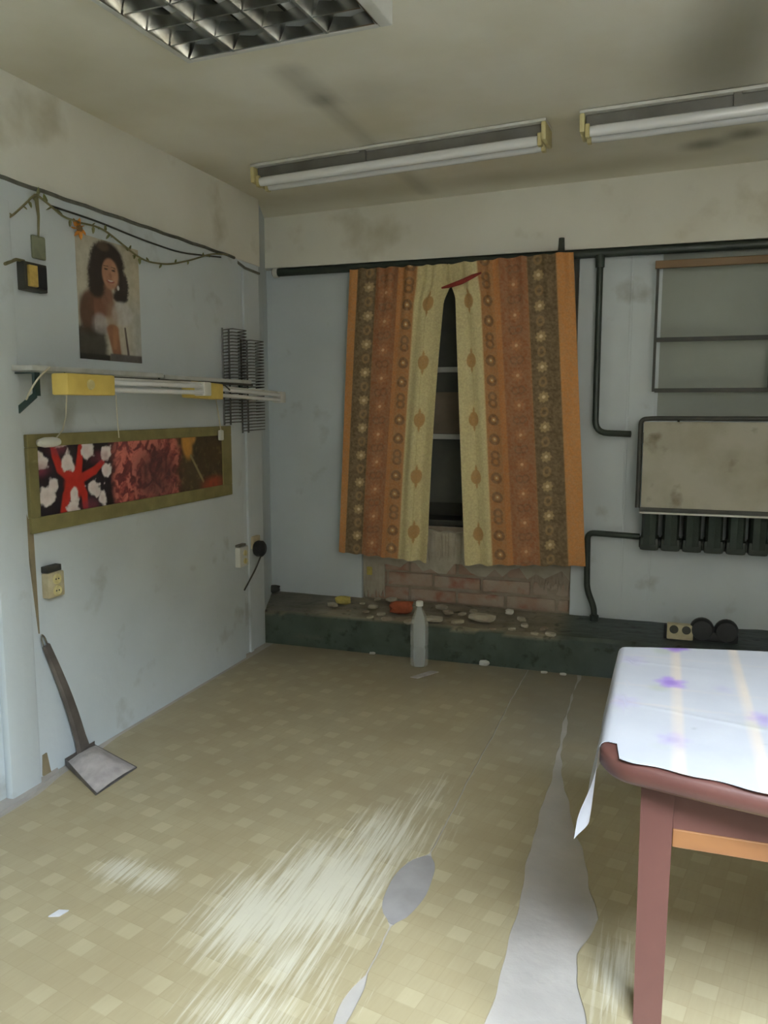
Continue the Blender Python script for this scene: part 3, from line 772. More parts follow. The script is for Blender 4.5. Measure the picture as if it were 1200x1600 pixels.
q1 = at_y(920, 832, 3.97); q2 = at_y(917, 920, 3.97); q3 = at_y(926, 950, 3.96)
MB().tube(fillet([(RX0 + .002, 3.955, q1[2] - .006), (q1[0] - .006, 3.97, q1[2]), (q2[0], 3.97, q2[2]), (q3[0] + .006, 3.965, q3[2]), (q3[0] + .008, 3.965, SZ + .002)], .035), .0145, 10).build('pipe', 'green_pipe', rp, smooth=True)
MB().lathe([(.022, 0), (.022, .025), (.015, .03)], (q3[0] + .008, 3.965, SZ + .004), n=12).build('collar', 'green_pipe', rp, smooth=True)

# white screen hung in front of the radiator, on a dark pipe frame
sc_ = thing('radiator_screen', (.35, 3.83, .72), 'stained white board screen in a dark rail hung over the radiator', 'screen')
Ys = 3.86
sTL = at_y(1003, 655, Ys); sBL = at_y(997, 797, Ys - .03)
MB().prism([(sTL[0] + .01, Ys, sTL[2] - .012), (.92, Ys, sTL[2] - .012), (.92, Ys - .03, sBL[2] + .012), (sBL[0] + .012, Ys - .03, sBL[2] + .012)], (0, .012, 0)).build('board', 'screen', sc_)
MB().tube(fillet([(sBL[0] - .004, Ys - .022, sBL[2] + .01), (sTL[0] - .004, Ys + .004, sTL[2] - .0), (sTL[0] + .05, Ys + .004, sTL[2] + .004), (.93, Ys + .004, sTL[2] + .004)], .03), .0105, 10).build('rail', 'rack_iron', sc_, smooth=True)
MB().box(sBL[0] + .006, .92, Ys - .042, Ys - .031, sBL[2] - .004, sBL[2] + .014, bevel=.002).build('bottom_strip', 'rack_iron', sc_)
MB().box(sBL[0] + .006, .92, Ys - .044, Ys - .030, sBL[2] - .014, sBL[2] - .005, bevel=.002).build('bottom_edge', 'lamp_white', sc_)
for xx in (.05, .5, .85):
    MB().tube([(xx, Ys + .004, sTL[2]), (xx, 3.93, sTL[2] + .002), (xx, RY, RZ1 + .004)], .005, 6).build('hanger', 'rack_iron', sc_)

# iron rack above it with a wooden top rail
rk = thing('wall_rack', (.18, 3.98, 1.26), 'dark iron bar rack with brown wooden top rail on the right of the wall', 'rack')
Yk = 3.965
kTL = at_y(1030, 412, Yk); kBL = at_y(1019, 610, Yk); kM = at_y(1025, 531, Yk); kR = at_y(1197, 610, Yk)
xl = (kTL[0] + kBL[0]) / 2
MB().box(xl - .012, 1.0, Yk - .012, Yk + .012, kTL[2] - .022, kTL[2] + .012, bevel=.003).build('top_rail', 'brown_wood', rk)
MB().box(xl - .006, xl + .006, Yk - .006, Yk + .006, kBL[2] - .006, kTL[2] - .022).build('upright', 'rack_iron', rk)
MB().box(kR[0] + .004, kR[0] + .018, Yk - .006, Yk + .006, kBL[2] - .006, kTL[2] - .022).build('upright', 'rack_iron', rk)
for z in (kM[2], kBL[2]):
    MB().box(xl + .006, 1.0, Yk - .008, Yk + .008, z - .010, z + .009).build('bar', 'rack_iron', rk)
    for xx in (xl + .05, .39, .95): MB().tube([(xx, Yk + .008, z), (xx, YB, z)], .005, 6).build('wall_pin', 'rack_iron', rk)
MB().tube([(.39, Yk + .012, kTL[2]), (.39, YB, kTL[2])], .005, 6).build('wall_pin', 'rack_iron', rk)

# ================================================================== CEILING LAMPS
gl = at_z(297, 92, 2.125); gr_ = at_z(590, 36, 2.125)
ang = math.atan2(gr_[1] - gl[1], gr_[0] - gl[0]); W = math.hypot(gr_[0] - gl[0], gr_[1] - gl[1])
gc = Vector((gl[0], gl[1], 0)) + Matrix.Rotation(ang, 3, 'Z') @ Vector((W / 2, -W / 2, 0))
zt = ceil_z(gc.x) - .012
lamp = thing('grid_ceiling_lamp', (gc.x, gc.y, zt - .085), 'square ceiling lamp with mirrored louvre grid above the room', 'lamp')
RG = Matrix.Translation((gc.x, gc.y, 0)) @ Matrix.Rotation(ang, 4, 'Z')
h = W / 2; zbm = zt - .075
m = MB()
for (a0, a1, b0, b1) in ((-h - .02, -h, -h - .02, h + .02), (h, h + .032, -h - .02, h + .02), (-h, h, h, h + .02), (-h, h, -h - .02, -h)):
    m.box(a0, a1, b0, b1, zbm, zt, R=RG, bevel=.004)
m.build('housing', 'lamp_white', lamp)
MB().box(-h, h, -h, h, zt - .010, zt, R=RG).build('backplate', 'mirror', lamp)
nc, nr = 4, 6; cw = 2 * h / nc; chh = 2 * h / nr
for i in range(1, nc):            # long V-shaped mirror blades between the tubes
    x = -h + i * cw
    m = MB().prism([(x - .026, -h, zt - .012), (x + .026, -h, zt - .012), (x + .004, -h, zbm), (x - .004, -h, zbm)], (0, 2 * h, 0))
    m.v = [tuple(RG @ Vector(p)) for p in m.v]; m.build('mirror_blade', 'mirror', lamp)
for s_ in (-1, 1):
    x = s_ * h
    m = MB().prism([(x, -h, zt - .012), (x - s_ * .026, -h, zt - .012), (x - s_ * .002, -h, zbm), (x, -h, zbm)], (0, 2 * h, 0))
    m.v = [tuple(RG @ Vector(p)) for p in m.v]; m.build('mirror_blade', 'mirror', lamp)
for j in range(nr + 1):           # cross blades
    y = -h + j * chh
    for i in range(nc):
        x = -h + i * cw
        y_ = min(max(y, -h + .006), h - .006)
        m = MB().prism([(x + .006, y_ - .003, zbm), (x + cw - .006, y_ - .003, zbm), (x + cw - .024, y_ - .003, zt - .042), (x + cw / 2, y_ - .003, zt - .050), (x + .024, y_ - .003, zt - .042)], (0, .006, 0))
        m.v = [tuple(RG @ Vector(p)) for p in m.v]; m.build('cross_blade', 'mirror', lamp)
for i in range(nc):
    x = -h + (i + .5) * cw
    MB().tube([RG @ Vector((x, -h + .02, zt - .026)), RG @ Vector((x, h - .02, zt - .026))], .0125, 10).build('tube', 'tube', lamp, smooth=True)

def batten(p0, p1, label):
    """ceiling batten with two bare tubes from p0 to p1 (points on the ceiling)"""
    P0 = Vector(p0); P1 = Vector(p1); L = (P1 - P0).length; d = (P1 - P0).normalized()
    zz = Vector((0, 0, 1)); n_ = zz.cross(d).normalized(); k = d.cross(n_)
    T = Matrix((( d.x, n_.x, k.x, P0.x), (d.y, n_.y, k.y, P0.y), (d.z, n_.z, k.z, P0.z), (0, 0, 0, 1)))
    t_ = thing('batten_lamp', (P0 + P1) / 2 - Vector((0, 0, .12)), label, 'lamp', 'twin tube batten lamps on the ceiling')
    MB().box(0.0, L, -.060, .060, -.012, -.001, R=T, bevel=.003).build('tray', 'lamp_white', t_)
    MB().box(0.02, L - .02, -.035, .035, -.052, -.012, R=T, bevel=.004).build('ballast_channel', 'lamp_grey', t_)
    for s_ in (0, L):
        a0, a1 = (0, .018) if s_ == 0 else (L - .018, L)
        e = MB().box(a0, a1, -.062, .062, -.075, -.012, R=T, bevel=.006).build('end_cap', 'cap', t_, smooth=True)
        for y in (-.036, .036):
            b0, b1 = (.018, .034) if s_ == 0 else (L - .034, L - .018)
            MB().box(b0, b1, y - .014, y + .014, -.090, -.045, R=T, bevel=.004).build('lamp_holder', 'cap', e)
    for y in (-.036, .036):
        MB().tube([T @ Vector((.034, y, -.070)), T @ Vector((.06, y, -.070)), T @ Vector((L - .06, y, -.070)), T @ Vector((L - .034, y, -.070))], [.0175, .019, .019, .0175], 12).build('tube', 'tube', t_, smooth=True)
    MB().box(L * .40, L * .42, -.05, .05, -.054, -.012, R=T).build('spring_clip', 'lamp_grey', t_)
    return t_
A_ = at_z(402, 262, 2.19); B_ = at_z(858, 191, 2.222)
batten((A_[0], A_[1], ceil_z(A_[0]) - .002), (B_[0], B_[1], ceil_z(B_[0]) - .002), 'twin tube ceiling lamp with yellowed caps, left one before the curtains')
C_ = at_z(908, 180, 2.226); dd = Vector((B_[0] - A_[0], B_[1] - A_[1] + .06, 0)).normalized() * 1.24
batten((C_[0], C_[1], ceil_z(C_[0]) - .002), (C_[0] + dd.x, C_[1] + dd.y, ceil_z(C_[0] + dd.x) - .002), 'twin tube ceiling lamp on the right, cut by the edge of view')

# ================================================================== LEFT WALL FITTINGS
XS = -1.765
zsf = at_x(50, 570, XS)[2]
sh = thing('wall_shelf', (-1.82, 2.5, zsf - .1), 'narrow chipped white shelf on green brackets below the portrait poster', 'shelf')
MB().box(XL + .001, XS, 1.955, 2.62, zsf - .016, zsf, bevel=.003).build('board', 'rail_white', sh)
MB().box(XL + .001, XS, 2.625, 3.30, zsf - .020, zsf - .004, bevel=.003).build('board', 'rail_white', sh)
MB().box(XS - .003, XS + .006, 2.25, 3.30, zsf - .030, zsf - .021, bevel=.002).build('edge_rail', 'rack_iron', sh)
for yy in (1.965, 2.62, 3.2):
    b_ = MB().box(XL + .002, XS - .004, yy, yy + .022, zsf - .024, zsf - .0205).build('bracket', 'bracket', sh)
    MB().box(XS - .014, XS - .004, yy, yy + .022, zsf - (.09 if yy < 2 else .05), zsf - .024).build('bracket_tab', 'bracket', b_)
    if yy < 2: MB().prism([(XL + .002, yy + .008, zsf - .16), (XL + .002, yy + .008, zsf - .135), (XS - .01, yy + .008, zsf - .075), (XS - .01, yy + .008, zsf - .095)], (0, .006, 0)).build('bracket_brace', 'bracket', b_)

def strip_lamp(pa, pb, label):
    """small lamp: yellow ballast box, two thin tubes, white end block"""
    A = Vector([float(q) for q in pa]); B = Vector([float(q) for q in pb]); L = (B - A).length; d = (B - A).normalized()
    n_ = Vector((0, 0, 1)).cross(d).normalized(); k = d.cross(n_)
    T = Matrix(((d.x, n_.x, k.x, A.x), (d.y, n_.y, k.y, A.y), (d.z, n_.z, k.z, A.z), (0, 0, 0, 1)))
    t_ = thing('strip_lamp', A - Vector((0, 0, .03)), label, 'lamp', 'strip lamps under the shelf')
    bx = .22
    b_ = MB().box(0, bx, -.03, .03, -.032, .032, R=T, bevel=.006).build('ballast_box', 'box_yellow', t_, smooth=True)
    dial = MB().lathe([(.0, .0), (.016, .0), (.014, .006), (0, .008)], (0, 0, 0), 'y', 16)
    dial.v = [tuple(T @ (Vector((p[0] + .10, -p[1] - .030, p[2])))) for p in dial.v]
    dial.build('dial', 'cap', b_, smooth=True)
    MB().box(bx, L - .05, -.012, .016, .004, .026, R=T, bevel=.002).build('spine', 'lamp_white', t_)
    for z in (.010, -.014):
        MB().tube([T @ Vector((bx - .004, -.018, z)), T @ Vector((L - .03, -.018, z))], .0088, 10).build('tube', 'tube', t_, smooth=True)
    MB().box(L - .05, L, -.030, .016, -.026, .026, R=T, bevel=.004).build('end_block', 'white_plastic', t_, smooth=True)
    return t_
XLamp = -1.70
strip_lamp(at_x(93, 600, XLamp), at_x(320, 608, XLamp), 'strip lamp with broad yellow box at its left, nearest under the shelf')
strip_lamp(at_x(312, 609, XLamp - .07) + np.array([0, -.085, 0]), at_x(438, 621, XLamp - .07), 'strip lamp hanging farther along, its white end before the wire racks')
# straps that carry the lamps from the shelf: parts of the shelf
for yy, dz in ((2.10, .05), (2.6, .06), (3.05, .065)):
    MB().tube([(XS - .01, yy, zsf - .018), (XS + .03, yy, zsf - .02 - dz * .5)], .003, 6).build('lamp_strap', 'rack_iron', sh)

# cords with switches
def cord_thing(pts, r, sw, label, vertical=False):
    t_ = thing('cord_switch', pts[-1], label, 'switch')
    MB().tube([Vector([float(q) for q in p]) for p in pts], r, 6).build('cord', 'cord', t_, smooth=True)
    x, y, z = [float(q) for q in pts[-1]]
    if vertical: MB().box(x - .008, x + .008, y - .014, y + .014, z - .045, z, bevel=.006).build('switch_body', 'white_plastic', t_, smooth=True)
    else:
        m = MB().lathe([(0, -.05), (.011, -.044), (.016, -.02), (.016, .02), (.011, .044), (0, .05)], (x, y, z - .012), 'y', 12); m.build('switch_body', 'white_plastic', t_, smooth=True)
    return t_
XP = XL + .026
cord_thing([at_x(104, 618, XLamp), at_x(103, 650, XLamp - .06), at_x(98, 672, XP + .01), at_x(88, 684, XP + .01), at_x(76, 685, XP + .008)], .0022, 1, 'flat white cord switch resting at top left of the coral picture')
cord_thing([at_x(337, 622, XLamp - .07), at_x(341, 645, XP), at_x(345, 672, XP + .006)], .0022, 1, 'small white cord switch hanging at top right of the coral picture', True)
p = [at_x(181, 617, XLamp), at_x(183, 650, XLamp - .002), at_x(186, 684, XLamp - .004)]
tag(MB().tube(p, .0016, 6).build('pull_cord', 'cord', smooth=True), 'thin pull cord hanging straight from the strip lamp', 'cord')
p = fillet([at_x(78, 574, XS + .004), at_x(60, 590, XS + .006), at_x(46, 612, XS - .01), at_x(38, 634, XL + .03)], .05)
tag(MB().tube(p, .0028, 6).build('lamp_cable', 'cord', smooth=True), 'pale cable looping from the shelf past its green bracket', 'cable')

# coral picture
YA, YZ, ZA, ZB = 2.015, 3.262, .806, 1.116
pic = thing('coral_picture', (XL, (YA + YZ) / 2, ZA), 'long framed picture of red coral reef in olive border', 'picture')
fw_ = .050
MB().box(XL + .001, XL + .016, YA, YZ, ZB - fw_ * .8, ZB, bevel=.003).build('frame_rail', 'olive_frame', pic)
MB().box(XL + .001, XL + .016, YA, YZ, ZA, ZA + fw_, bevel=.003).build('frame_rail', 'olive_frame', pic)
MB().box(XL + .001, XL + .016, YA, YA + .042, ZA + fw_, ZB - fw_ * .8, bevel=.003).build('frame_rail', 'olive_frame', pic)
MB().box(XL + .001, XL + .016, YZ - .075, YZ, ZA + fw_, ZB - fw_ * .8, bevel=.003).build('frame_rail', 'olive_frame', pic)
y0_, y1_, z0_, z1_ = YA + .042, YZ - .075, ZA + fw_, ZB - fw_ * .8
nu, nv = 330, 90
m, u, v = grid(nu, nv, lambda u, v: (XL + .009, y0_ + (y1_ - y0_) * u, z0_ + (z1_ - z0_) * v))
y = y0_ + (y1_ - y0_) * u; z = z0_ + (z1_ - z0_) * v
c = np.tile(linv((38, 32, 42)), (len(u), 1))
n1 = fbm(y * 18, z * 18, 41); n2 = fbm(y * 45, z * 45, 47); n3 = fbm(y * 42 + 5 * n1, z * 42 + 5 * n1, 61)
def pt(a_, b_): p_ = at_x(a_, b_ , XL + .009); return p_[1], p_[2]
ym = lambda a_: at_x(a_, 740, XL)[1]
# middle: soft red-pink coral; right: olive-brown reef
c = lay(c, sstep(ym(168), ym(186), y + .05 * (n1 - .5)) * .98, (168, 80, 76))
mid = sstep(ym(168), ym(186), y + .05 * (n1 - .5))
c = lay(c, mid * sstep(.42, .56, n3), (214, 126, 114)); c = lay(c, mid * sstep(.55, .75, n2) * .7, (226, 140, 122))
c = lay(c, mid * (1 - sstep(.30, .42, n3)) * .8, (104, 50, 58))
a_, b_ = pt(245, 740); c = lay(c, ell(y, z, a_, b_, .14, .10, .5) * (.5 + .5 * n2) * 1.1, (84, 52, 58))
right = sstep(ym(268), ym(285), y + .06 * (n1 - .5))
c = lay(c, right * .97, (74, 66, 50)); c = lay(c, right * sstep(.5, .7, n1) * .8, (52, 48, 40)); c = lay(c, right * sstep(.56, .72, n2) * .5, (128, 112, 82))
a_, b_ = pt(292, 695); c = lay(c, ell(y, z, a_, b_, .035, .06, .35, .3), (206, 148, 72))
a_, b_ = pt(300, 678); c = lay(c, ell(y, z, a_, b_, .03, .04, .35), (206, 150, 78))
a1_, b1_ = pt(298, 712); a2_, b2_ = pt(318, 752); c = lay(c, seg(y, z, a1_, b1_, a2_, b2_, .006), (150, 140, 104))
a_, b_ = pt(335, 757); c = lay(c, ell(y, z, a_, b_, .09, .035, .6) * (.4 + n2), (170, 76, 56))
# left: red branching coral on near-black water with white polyps
RED = (190, 48, 40)
def branch(pts_, w0, w1):
    global c
    for k in range(len(pts_) - 1):
        (xa, ya_), (xb, yb_) = pt(*pts_[k]), pt(*pts_[k + 1])
        c = lay(c, seg(y, z, xa, ya_, xb, yb_, w0 + (w1 - w0) * k / len(pts_), w0 + (w1 - w0) * (k + 1) / len(pts_), .3), RED)
branch([(100, 800), (104, 775), (112, 752)], .016, .021); branch([(134, 792), (132, 772), (124, 752)], .013, .019)
branch([(116, 765), (116, 745)], .036, .036); branch([(112, 748), (94, 732), (86, 712), (82, 695)], .019, .010)
branch([(122, 746), (124, 722), (126, 700), (130, 690)], .016, .011); branch([(126, 748), (148, 735), (160, 722)], .016, .009)
a_, b_ = pt(116, 756); c = lay(c, ell(y, z, a_, b_, .045, .045, .3), RED)
for (a_, b_, rx, ry) in [(106, 722, .032, .038), (136, 702, .034, .034), (166, 708, .036, .03), (166, 735, .030, .030), (145, 762, .034, .034), (160, 778, .026, .028), (116, 772, .026, .026), (114, 796, .034, .028), (62, 724, .042, .026), (74, 775, .046, .040), (84, 758, .028, .03), (94, 694, .03, .016), (152, 770, .02, .02), (58, 712, .03, .02)]:
    yy_, zz_ = pt(a_, b_)
    d_ = np.hypot((y - yy_) / rx, (z - zz_) / ry) * (.45 + 1.3 * n2)
    c = lay(c, (1 - sstep(.75, 1.05, d_)), (240, 230, 230)); c = lay(c, (1 - sstep(.2, .6, d_)) * .2, (214, 180, 176))
for (a_, b_) in [(62, 735), (155, 715), (88, 700), (140, 790)]:
    yy_, zz_ = pt(a_, b_); c = lay(c, ell(y, z, yy_, zz_, .04, .02, .7) * (n2), (150, 70, 90))
m.build('print', 'print', pic, colors=c)

# portrait poster
PY0, PY1, PZ0, PZ1 = 2.292, 2.632, 1.362, 1.772
nu, nv = 110, 140
m, u, v = grid(nu, nv, lambda u, v: (XL + .0035, PY0 + (PY1 - PY0) * u, PZ0 + (PZ1 - PZ0) * v))
x = u * 640; y = (1 - v) * 1290 + 200       # poster drawing units
nz = fbm(x / 40, y / 40, 71); nf = fbm(x / 14, y / 14, 73)
c = np.tile(linv((190, 184, 168)), (len(u), 1))
c = lay(c, sstep(330, 620, x) * sstep(900, 600, y) * .4, (190, 178, 146)); c = lay(c, sstep(450, 640, x) * sstep(700, 1000, y) * .6, (176, 180, 180))
HAIR = (52, 42, 38); SK = (176, 130, 104)
hx = x + 30 * (nf - .5)
c = lay(c, ell(hx, y + 26 * (nf - .5), 300, 430, 175, 225, .12), HAIR)
c = lay(c, ell(hx, y, 195, 600, 95, 210, .2), HAIR); c = lay(c, ell(hx, y, 440, 660, 75, 180, .2), HAIR); c = lay(c, ell(hx, y, 420, 780, 80, 60, .25), HAIR)
c = lay(c, ell(x, y, 262, 265, 60, 50, .4) * .45, (120, 100, 80))
# shoulders, chest and folded arms
c = lay(c, ell(x, y, 130, 1000, 120, 250, .15) * .95, (110, 74, 56)); c = lay(c, ell(x, y, 230, 900, 140, 130, .3), (128, 88, 68))
c = lay(c, ell(x, y, 285, 790, 62, 130, .3), (134, 96, 76))
c = lay(c, ell(hx, y, 180, 720, 80, 110, .3), HAIR)
c = lay(c, ell(x, y, 325, 545, 82, 165, .12), SK); c = lay(c, ell(x, y, 375, 560, 40, 130, .4) * .5, (206, 160, 132))
c = lay(c, ell(x, y, 285, 500, 20, 9, .4), (60, 44, 38)); c = lay(c, ell(x, y, 362, 502, 20, 9, .4), (60, 44, 38))
c = lay(c, seg(x, y, 265, 470, 305, 466, 6) * .8, (70, 50, 40)); c = lay(c, seg(x, y, 345, 468, 382, 476, 6) * .8, (70, 50, 40))
c = lay(c, ell(x, y, 330, 560, 15, 26, .6) * .45, (132, 90, 72))
c = lay(c, ell(x, y, 328, 625, 40, 16, .3), (150, 70, 66)); c = lay(c, ell(x, y, 328, 620, 28, 7, .3), (230, 222, 212))
c = lay(c, ell(x, y, 405, 680, 12, 26, .3), (216, 216, 214))
c = lay(c, ell(x, y, 440, 960, 110, 130, .2) * .95, (196, 192, 188)); c = lay(c, ell(x, y, 205, 1100, 75, 105, .35) * .9, (180, 172, 172))
c = lay(c, ell(x, y, 330, 1010, 60, 150, .4) * .6, (160, 130, 108))
dk = sstep(1110, 1180, y + 60 * (nz - .5)) * (1 - sstep(230, 300, x + 40 * (nz - .5)))
c = lay(c, dk * .95, (58, 54, 48)); c = lay(c, ell(x, y, 215, 1150, 85, 55, .5) * .6, (170, 164, 162))
c = lay(c, seg(x, y, 330, 1150, 370, 1420, 62, 44, .25), (150, 104, 76)); c = lay(c, seg(x, y, 360, 1130, 350, 1340, 28, 20, .6) * .6, (176, 124, 88))
c = lay(c, seg(x, y, 462, 1110, 490, 1410, 9, 12), (96, 82, 78))
c = lay(c, (1 - sstep(60, 80, np.abs(x - 80) - 0 * y)) * sstep(760, 860, y) * (1 - sstep(1180, 1240, y)) * .5, (78, 58, 46))
c = lay(c, sstep(1400, 1420, y) * sstep(285, 305, x), (104, 100, 98)); c = lay(c, sstep(1420, 1440, y) * (1 - sstep(285, 305, x)), (50, 48, 44))
c2 = thicken(m, nu, nv, (-.002, 0, 0), c)
tag(m.build('portrait_poster', 'matte_print', colors=c2), 'faded poster of a smiling dark haired woman above the white shelf', 'poster')

# switch box, tag on string, socket at the lower left
p = at_x(45, 433, XL)
sb = thing('wall_switch', (XL, p[1], p[2] - .045), 'small yellow and dark switch box at the left edge of the wall', 'switch')
MB().box(XL + .0005, XL + .030, p[1] - .05, p[1] + .046, p[2] - .045, p[2] + .04, bevel=.004).build('back_box', 'rack_iron', sb)
MB().box(XL + .030, XL + .042, p[1] - .040, p[1] - .006, p[2] - .034, p[2] + .030, bevel=.003).build('rocker', 'yellow_face', sb)
MB().box(XL + .030, XL + .037, p[1] - .002, p[1] + .038, p[2] - .036, p[2] + .032, bevel=.003).build('rocker', 'black_plastic', sb)
a1_ = at_x(8, 418, XL + .034); MB().tube([(XL + .034, a1_[1], a1_[2] + .01), (XL + .02, p[1] - .07, p[2] + .04), (XL + .012, p[1] - .03, p[2] + .042)], .005, 6).build('cable', 'dry_stem', sb, smooth=True)
g0 = at_x(56, 303, XL + .012); g1 = at_x(60, 372, XL + .008); g2 = at_x(60, 382, XL + .006)
tg = thing('hanging_tag', (XL + .01, g2[1], g2[2] - .03), 'small grey-green tag hanging on a dry stem in the upper left', 'tag')
MB().tube([g0, (g0 + g1) / 2 + np.array([.002, .004, 0]), g1], [.007, .004, .003], 6).build('stem', 'dry_stem', tg, smooth=True)
MB().box(XL + .002, XL + .010, g2[1] - .030, g2[1] + .028, g2[2] - .045, g2[2] + .025, bevel=.006).build('card', 'tag', tg)
p = at_x(77, 908, XL)
so = thing('wall_socket', (XL, p[1], p[2] - .05), 'old beige double socket with dark top at lower left of the wall', 'socket')
MB().box(XL + .0005, XL + .030, p[1] - .036, p[1] + .036, p[2] - .050, p[2] + .032, bevel=.005).build('socket_body', 'beige_plastic', so, smooth=True)
MB().box(XL + .0005, XL + .026, p[1] - .036, p[1] + .030, p[2] + .033, p[2] + .054, bevel=.003).build('top_block', 'rack_iron', so)
for dz in (.010, -.028):
    f_ = MB().lathe([(.018, 0), (.018, .006), (.014, .008), (.013, .004), (0, .003)], (XL + .029, p[1], p[2] + dz), 'x', 16).build('socket_face', 'cap', so, smooth=True)
    for dy in (-.006, .006): MB().tube([(XL + .031, p[1] + dy, p[2] + dz), (XL + .0335, p[1] + dy, p[2] + dz)], .0028, 6).build('pin_hole', 'black_plastic', f_)
# white socket + plug near the pier
p = at_x(376, 868, XU)
s2 = thing('wall_socket', (XU, p[1], p[2] - .04), 'white double wall socket on the pier beside a black plug', 'socket')
p = at_x(376, 868, XL)
py0 = 3.345
MB().box(XL + .0005, XL + .028, py0 - .05, py0 + .034, p[2] - .048, p[2] + .046, bevel=.005).build('socket_body', 'white_plastic', s2, smooth=True)
for dz in (.016, -.022):
    MB().lathe([(.014, 0), (.014, .005), (.011, .006), (.010, .003), (0, .003)], (XL + .028, py0 - .004, p[2] + dz), 'x', 14).build('socket_face', 'cap', s2, smooth=True)
MB().box(XL + .0005, XL + .022, py0 - .046, py0 + .02, p[2] + .047, p[2] + .058, bevel=.002).build('top_block', 'lamp_grey', s2)
p = at_x(402, 857, XU + .03)
pg = thing('black_plug', (XU + .03, p[1], p[2] - .04), 'round black plug with a dangling cord in the corner socket', 'plug')
MB().box(XU + .0005, XU + .022, p[1] - .03, p[1] + .05, p[2] + .0, p[2] + .06, bevel=.005).build('corner_socket', 'beige_plastic', pg, smooth=True)
MB().lathe([(0, .0), (.034, .0), (.040, .012), (.040, .034), (.028, .046), (0, .05)], (XU + .022, p[1], p[2]), 'x', 16).build('plug_body', 'black_plastic', pg, smooth=True)
c0 = (XU + .05, p[1], p[2] - .034); c1 = at_x(399, 890, XU + .03); c2_ = at_x(391, 905, XU + .02); c3 = at_x(382, 922, XL + .012)
MB().tube(fillet([c0, c1, c2_, c3], .03), .004, 6).build('cord', 'rack_iron', pg, smooth=True)

# wire racks
def wire_rack(xp0, xp1, yp0, yp1, label):
    P0 = at_x(xp0, yp0, XL + .012); P1 = at_x(xp1, yp0, XU + .03); B0 = at_x((xp0 + xp1) / 2, yp1, XL)
    ya, yb = P0[1], P1[1]; z1 = P0[2]; z0 = B0[2]
    yb = ya + .125
    t_ = thing('wire_rack', (XL + .01, (ya + yb) / 2, z0), label, 'rack', 'wire racks on the pier')
    xb = XL + .006
    for yy in (ya, ya + (yb - ya) * .45): MB().tube([(xb, yy, z0), (xb, yy, z1)], .004, 6).build('upright', 'wire', t_)
    n = 30
    base = MB().tube(fillet([(xb + .003, ya - .004, 0), (xb + .05, ya - .004, .004), (xb + .055, yb, .006), (xb + .004, yb + .004, .002)], .012, 3), .0023, 5)
    base.v = [(a_, b_, c_ + z0 + .01) for a_, b_, c_ in base.v]
    w0 = base.build('wire_loop', 'wire', t_, smooth=True)
    for k in range(1, n):
        cp = w0.copy(); COL.objects.link(cp); cp.parent = t_; cp.location = (0, 0, (z1 - z0 - .02) * k / (n - 1))
    return t_
wire_rack(349, 372, 512, 664, 'tall wire loop rack, the left one of two behind the strip lamp end')
wire_rack(378, 400, 530, 676, 'tall wire loop rack, the right one of two next to the corner')

# garlands: dry vines with leaves
def leafmesh(s):
    return [(0, 0, 0), (s * .35, s * .28, s * .06), (s * .8, s * .2, 0), (s * 1.1, 0, -s * .1), (s * .8, -s * .2, 0), (s * .35, -s * .28, s * .06), (s * .5, 0, -s * .06)], \
           [(0, 1, 6), (1, 2, 6), (2, 3, 6), (3, 4, 6), (4, 5, 6), (5, 0, 6)]
def vine(pix, nl, size, label, seed, xo=.014, stem='dry_stem'):
    rr = random.Random(seed)
    pts = fillet([at_x(a_, b_, XL + xo) for a_, b_ in pix], .1)
    lo = min(pts, key=lambda q_: q_.z)
    t_ = thing('vine_garland', (XL + xo, lo.y, lo.z), label, 'garland', 'dry vines strung on the left wall')
    MB().tube(pts, .0035, 5).build('stem', stem, t_, smooth=True)
    for k in range(nl):
        i = rr.randrange(0, len(pts) - 1); p_ = pts[i].lerp(pts[i + 1], rr.random())
        vs, fs = leafmesh(size * rr.uniform(.7, 1.3))
        Rm = Matrix.Rotation(rr.uniform(0, 6.28), 3, 'X') @ Matrix.Rotation(math.pi / 2, 3, 'Z') @ Matrix.Rotation(rr.uniform(-.5, .5), 3, 'Y')
        q_ = MB().add([p_ + Rm @ Vector(a_) for a_ in vs], fs)
        q_.v = [(max(a_, XL + .002), b_, c_) for a_, b_, c_ in q_.v]
        q_.build('leaf', 'leaf', t_)
    return t_
vine([(0, 345), (18, 338), (40, 318), (55, 302), (75, 318), (100, 340), (120, 346)], 14, .022, 'leafy vine end drooping in the upper left corner of the wall', 3)
vine([(120, 347), (160, 356), (195, 385), (225, 408), (262, 414), (300, 406), (330, 396), (356, 398)], 20, .020, 'long dry vine sagging from poster to the end of boarding', 4)
vine([(80, 322), (150, 345), (215, 372), (280, 395), (345, 402)], 0, .01, 'bare dark string stretched under the wall ledge', 5, xo=.004, stem='rack_iron')
p = at_x(123, 357, XL + .014)
fl = thing('paper_flower', (p[0], p[1], p[2] - .03), 'faded orange flower pinned above the portrait poster', 'flower')
for k in range(7):
    a_ = 2 * math.pi * k / 7; vs, fs = leafmesh(.034)
    Rm = Matrix.Rotation(a_, 3, 'X') @ Matrix.Rotation(math.pi / 2, 3, 'Z') @ Matrix.Rotation(.35, 3, 'Y')
    q_ = MB().add([Vector(p) + Rm @ Vector(w_) for w_ in vs], fs); q_.v = [(max(a2, XL + .003), b2, c3_) for a2, b2, c3_ in q_.v]
    q_.build('petal', 'orange_flower', fl)
MB().lathe([(0, 0), (.012, 0), (.010, .008), (0, .011)], p, 'x', 12).build('flower_centre', 'brown_wood', fl, smooth=True)

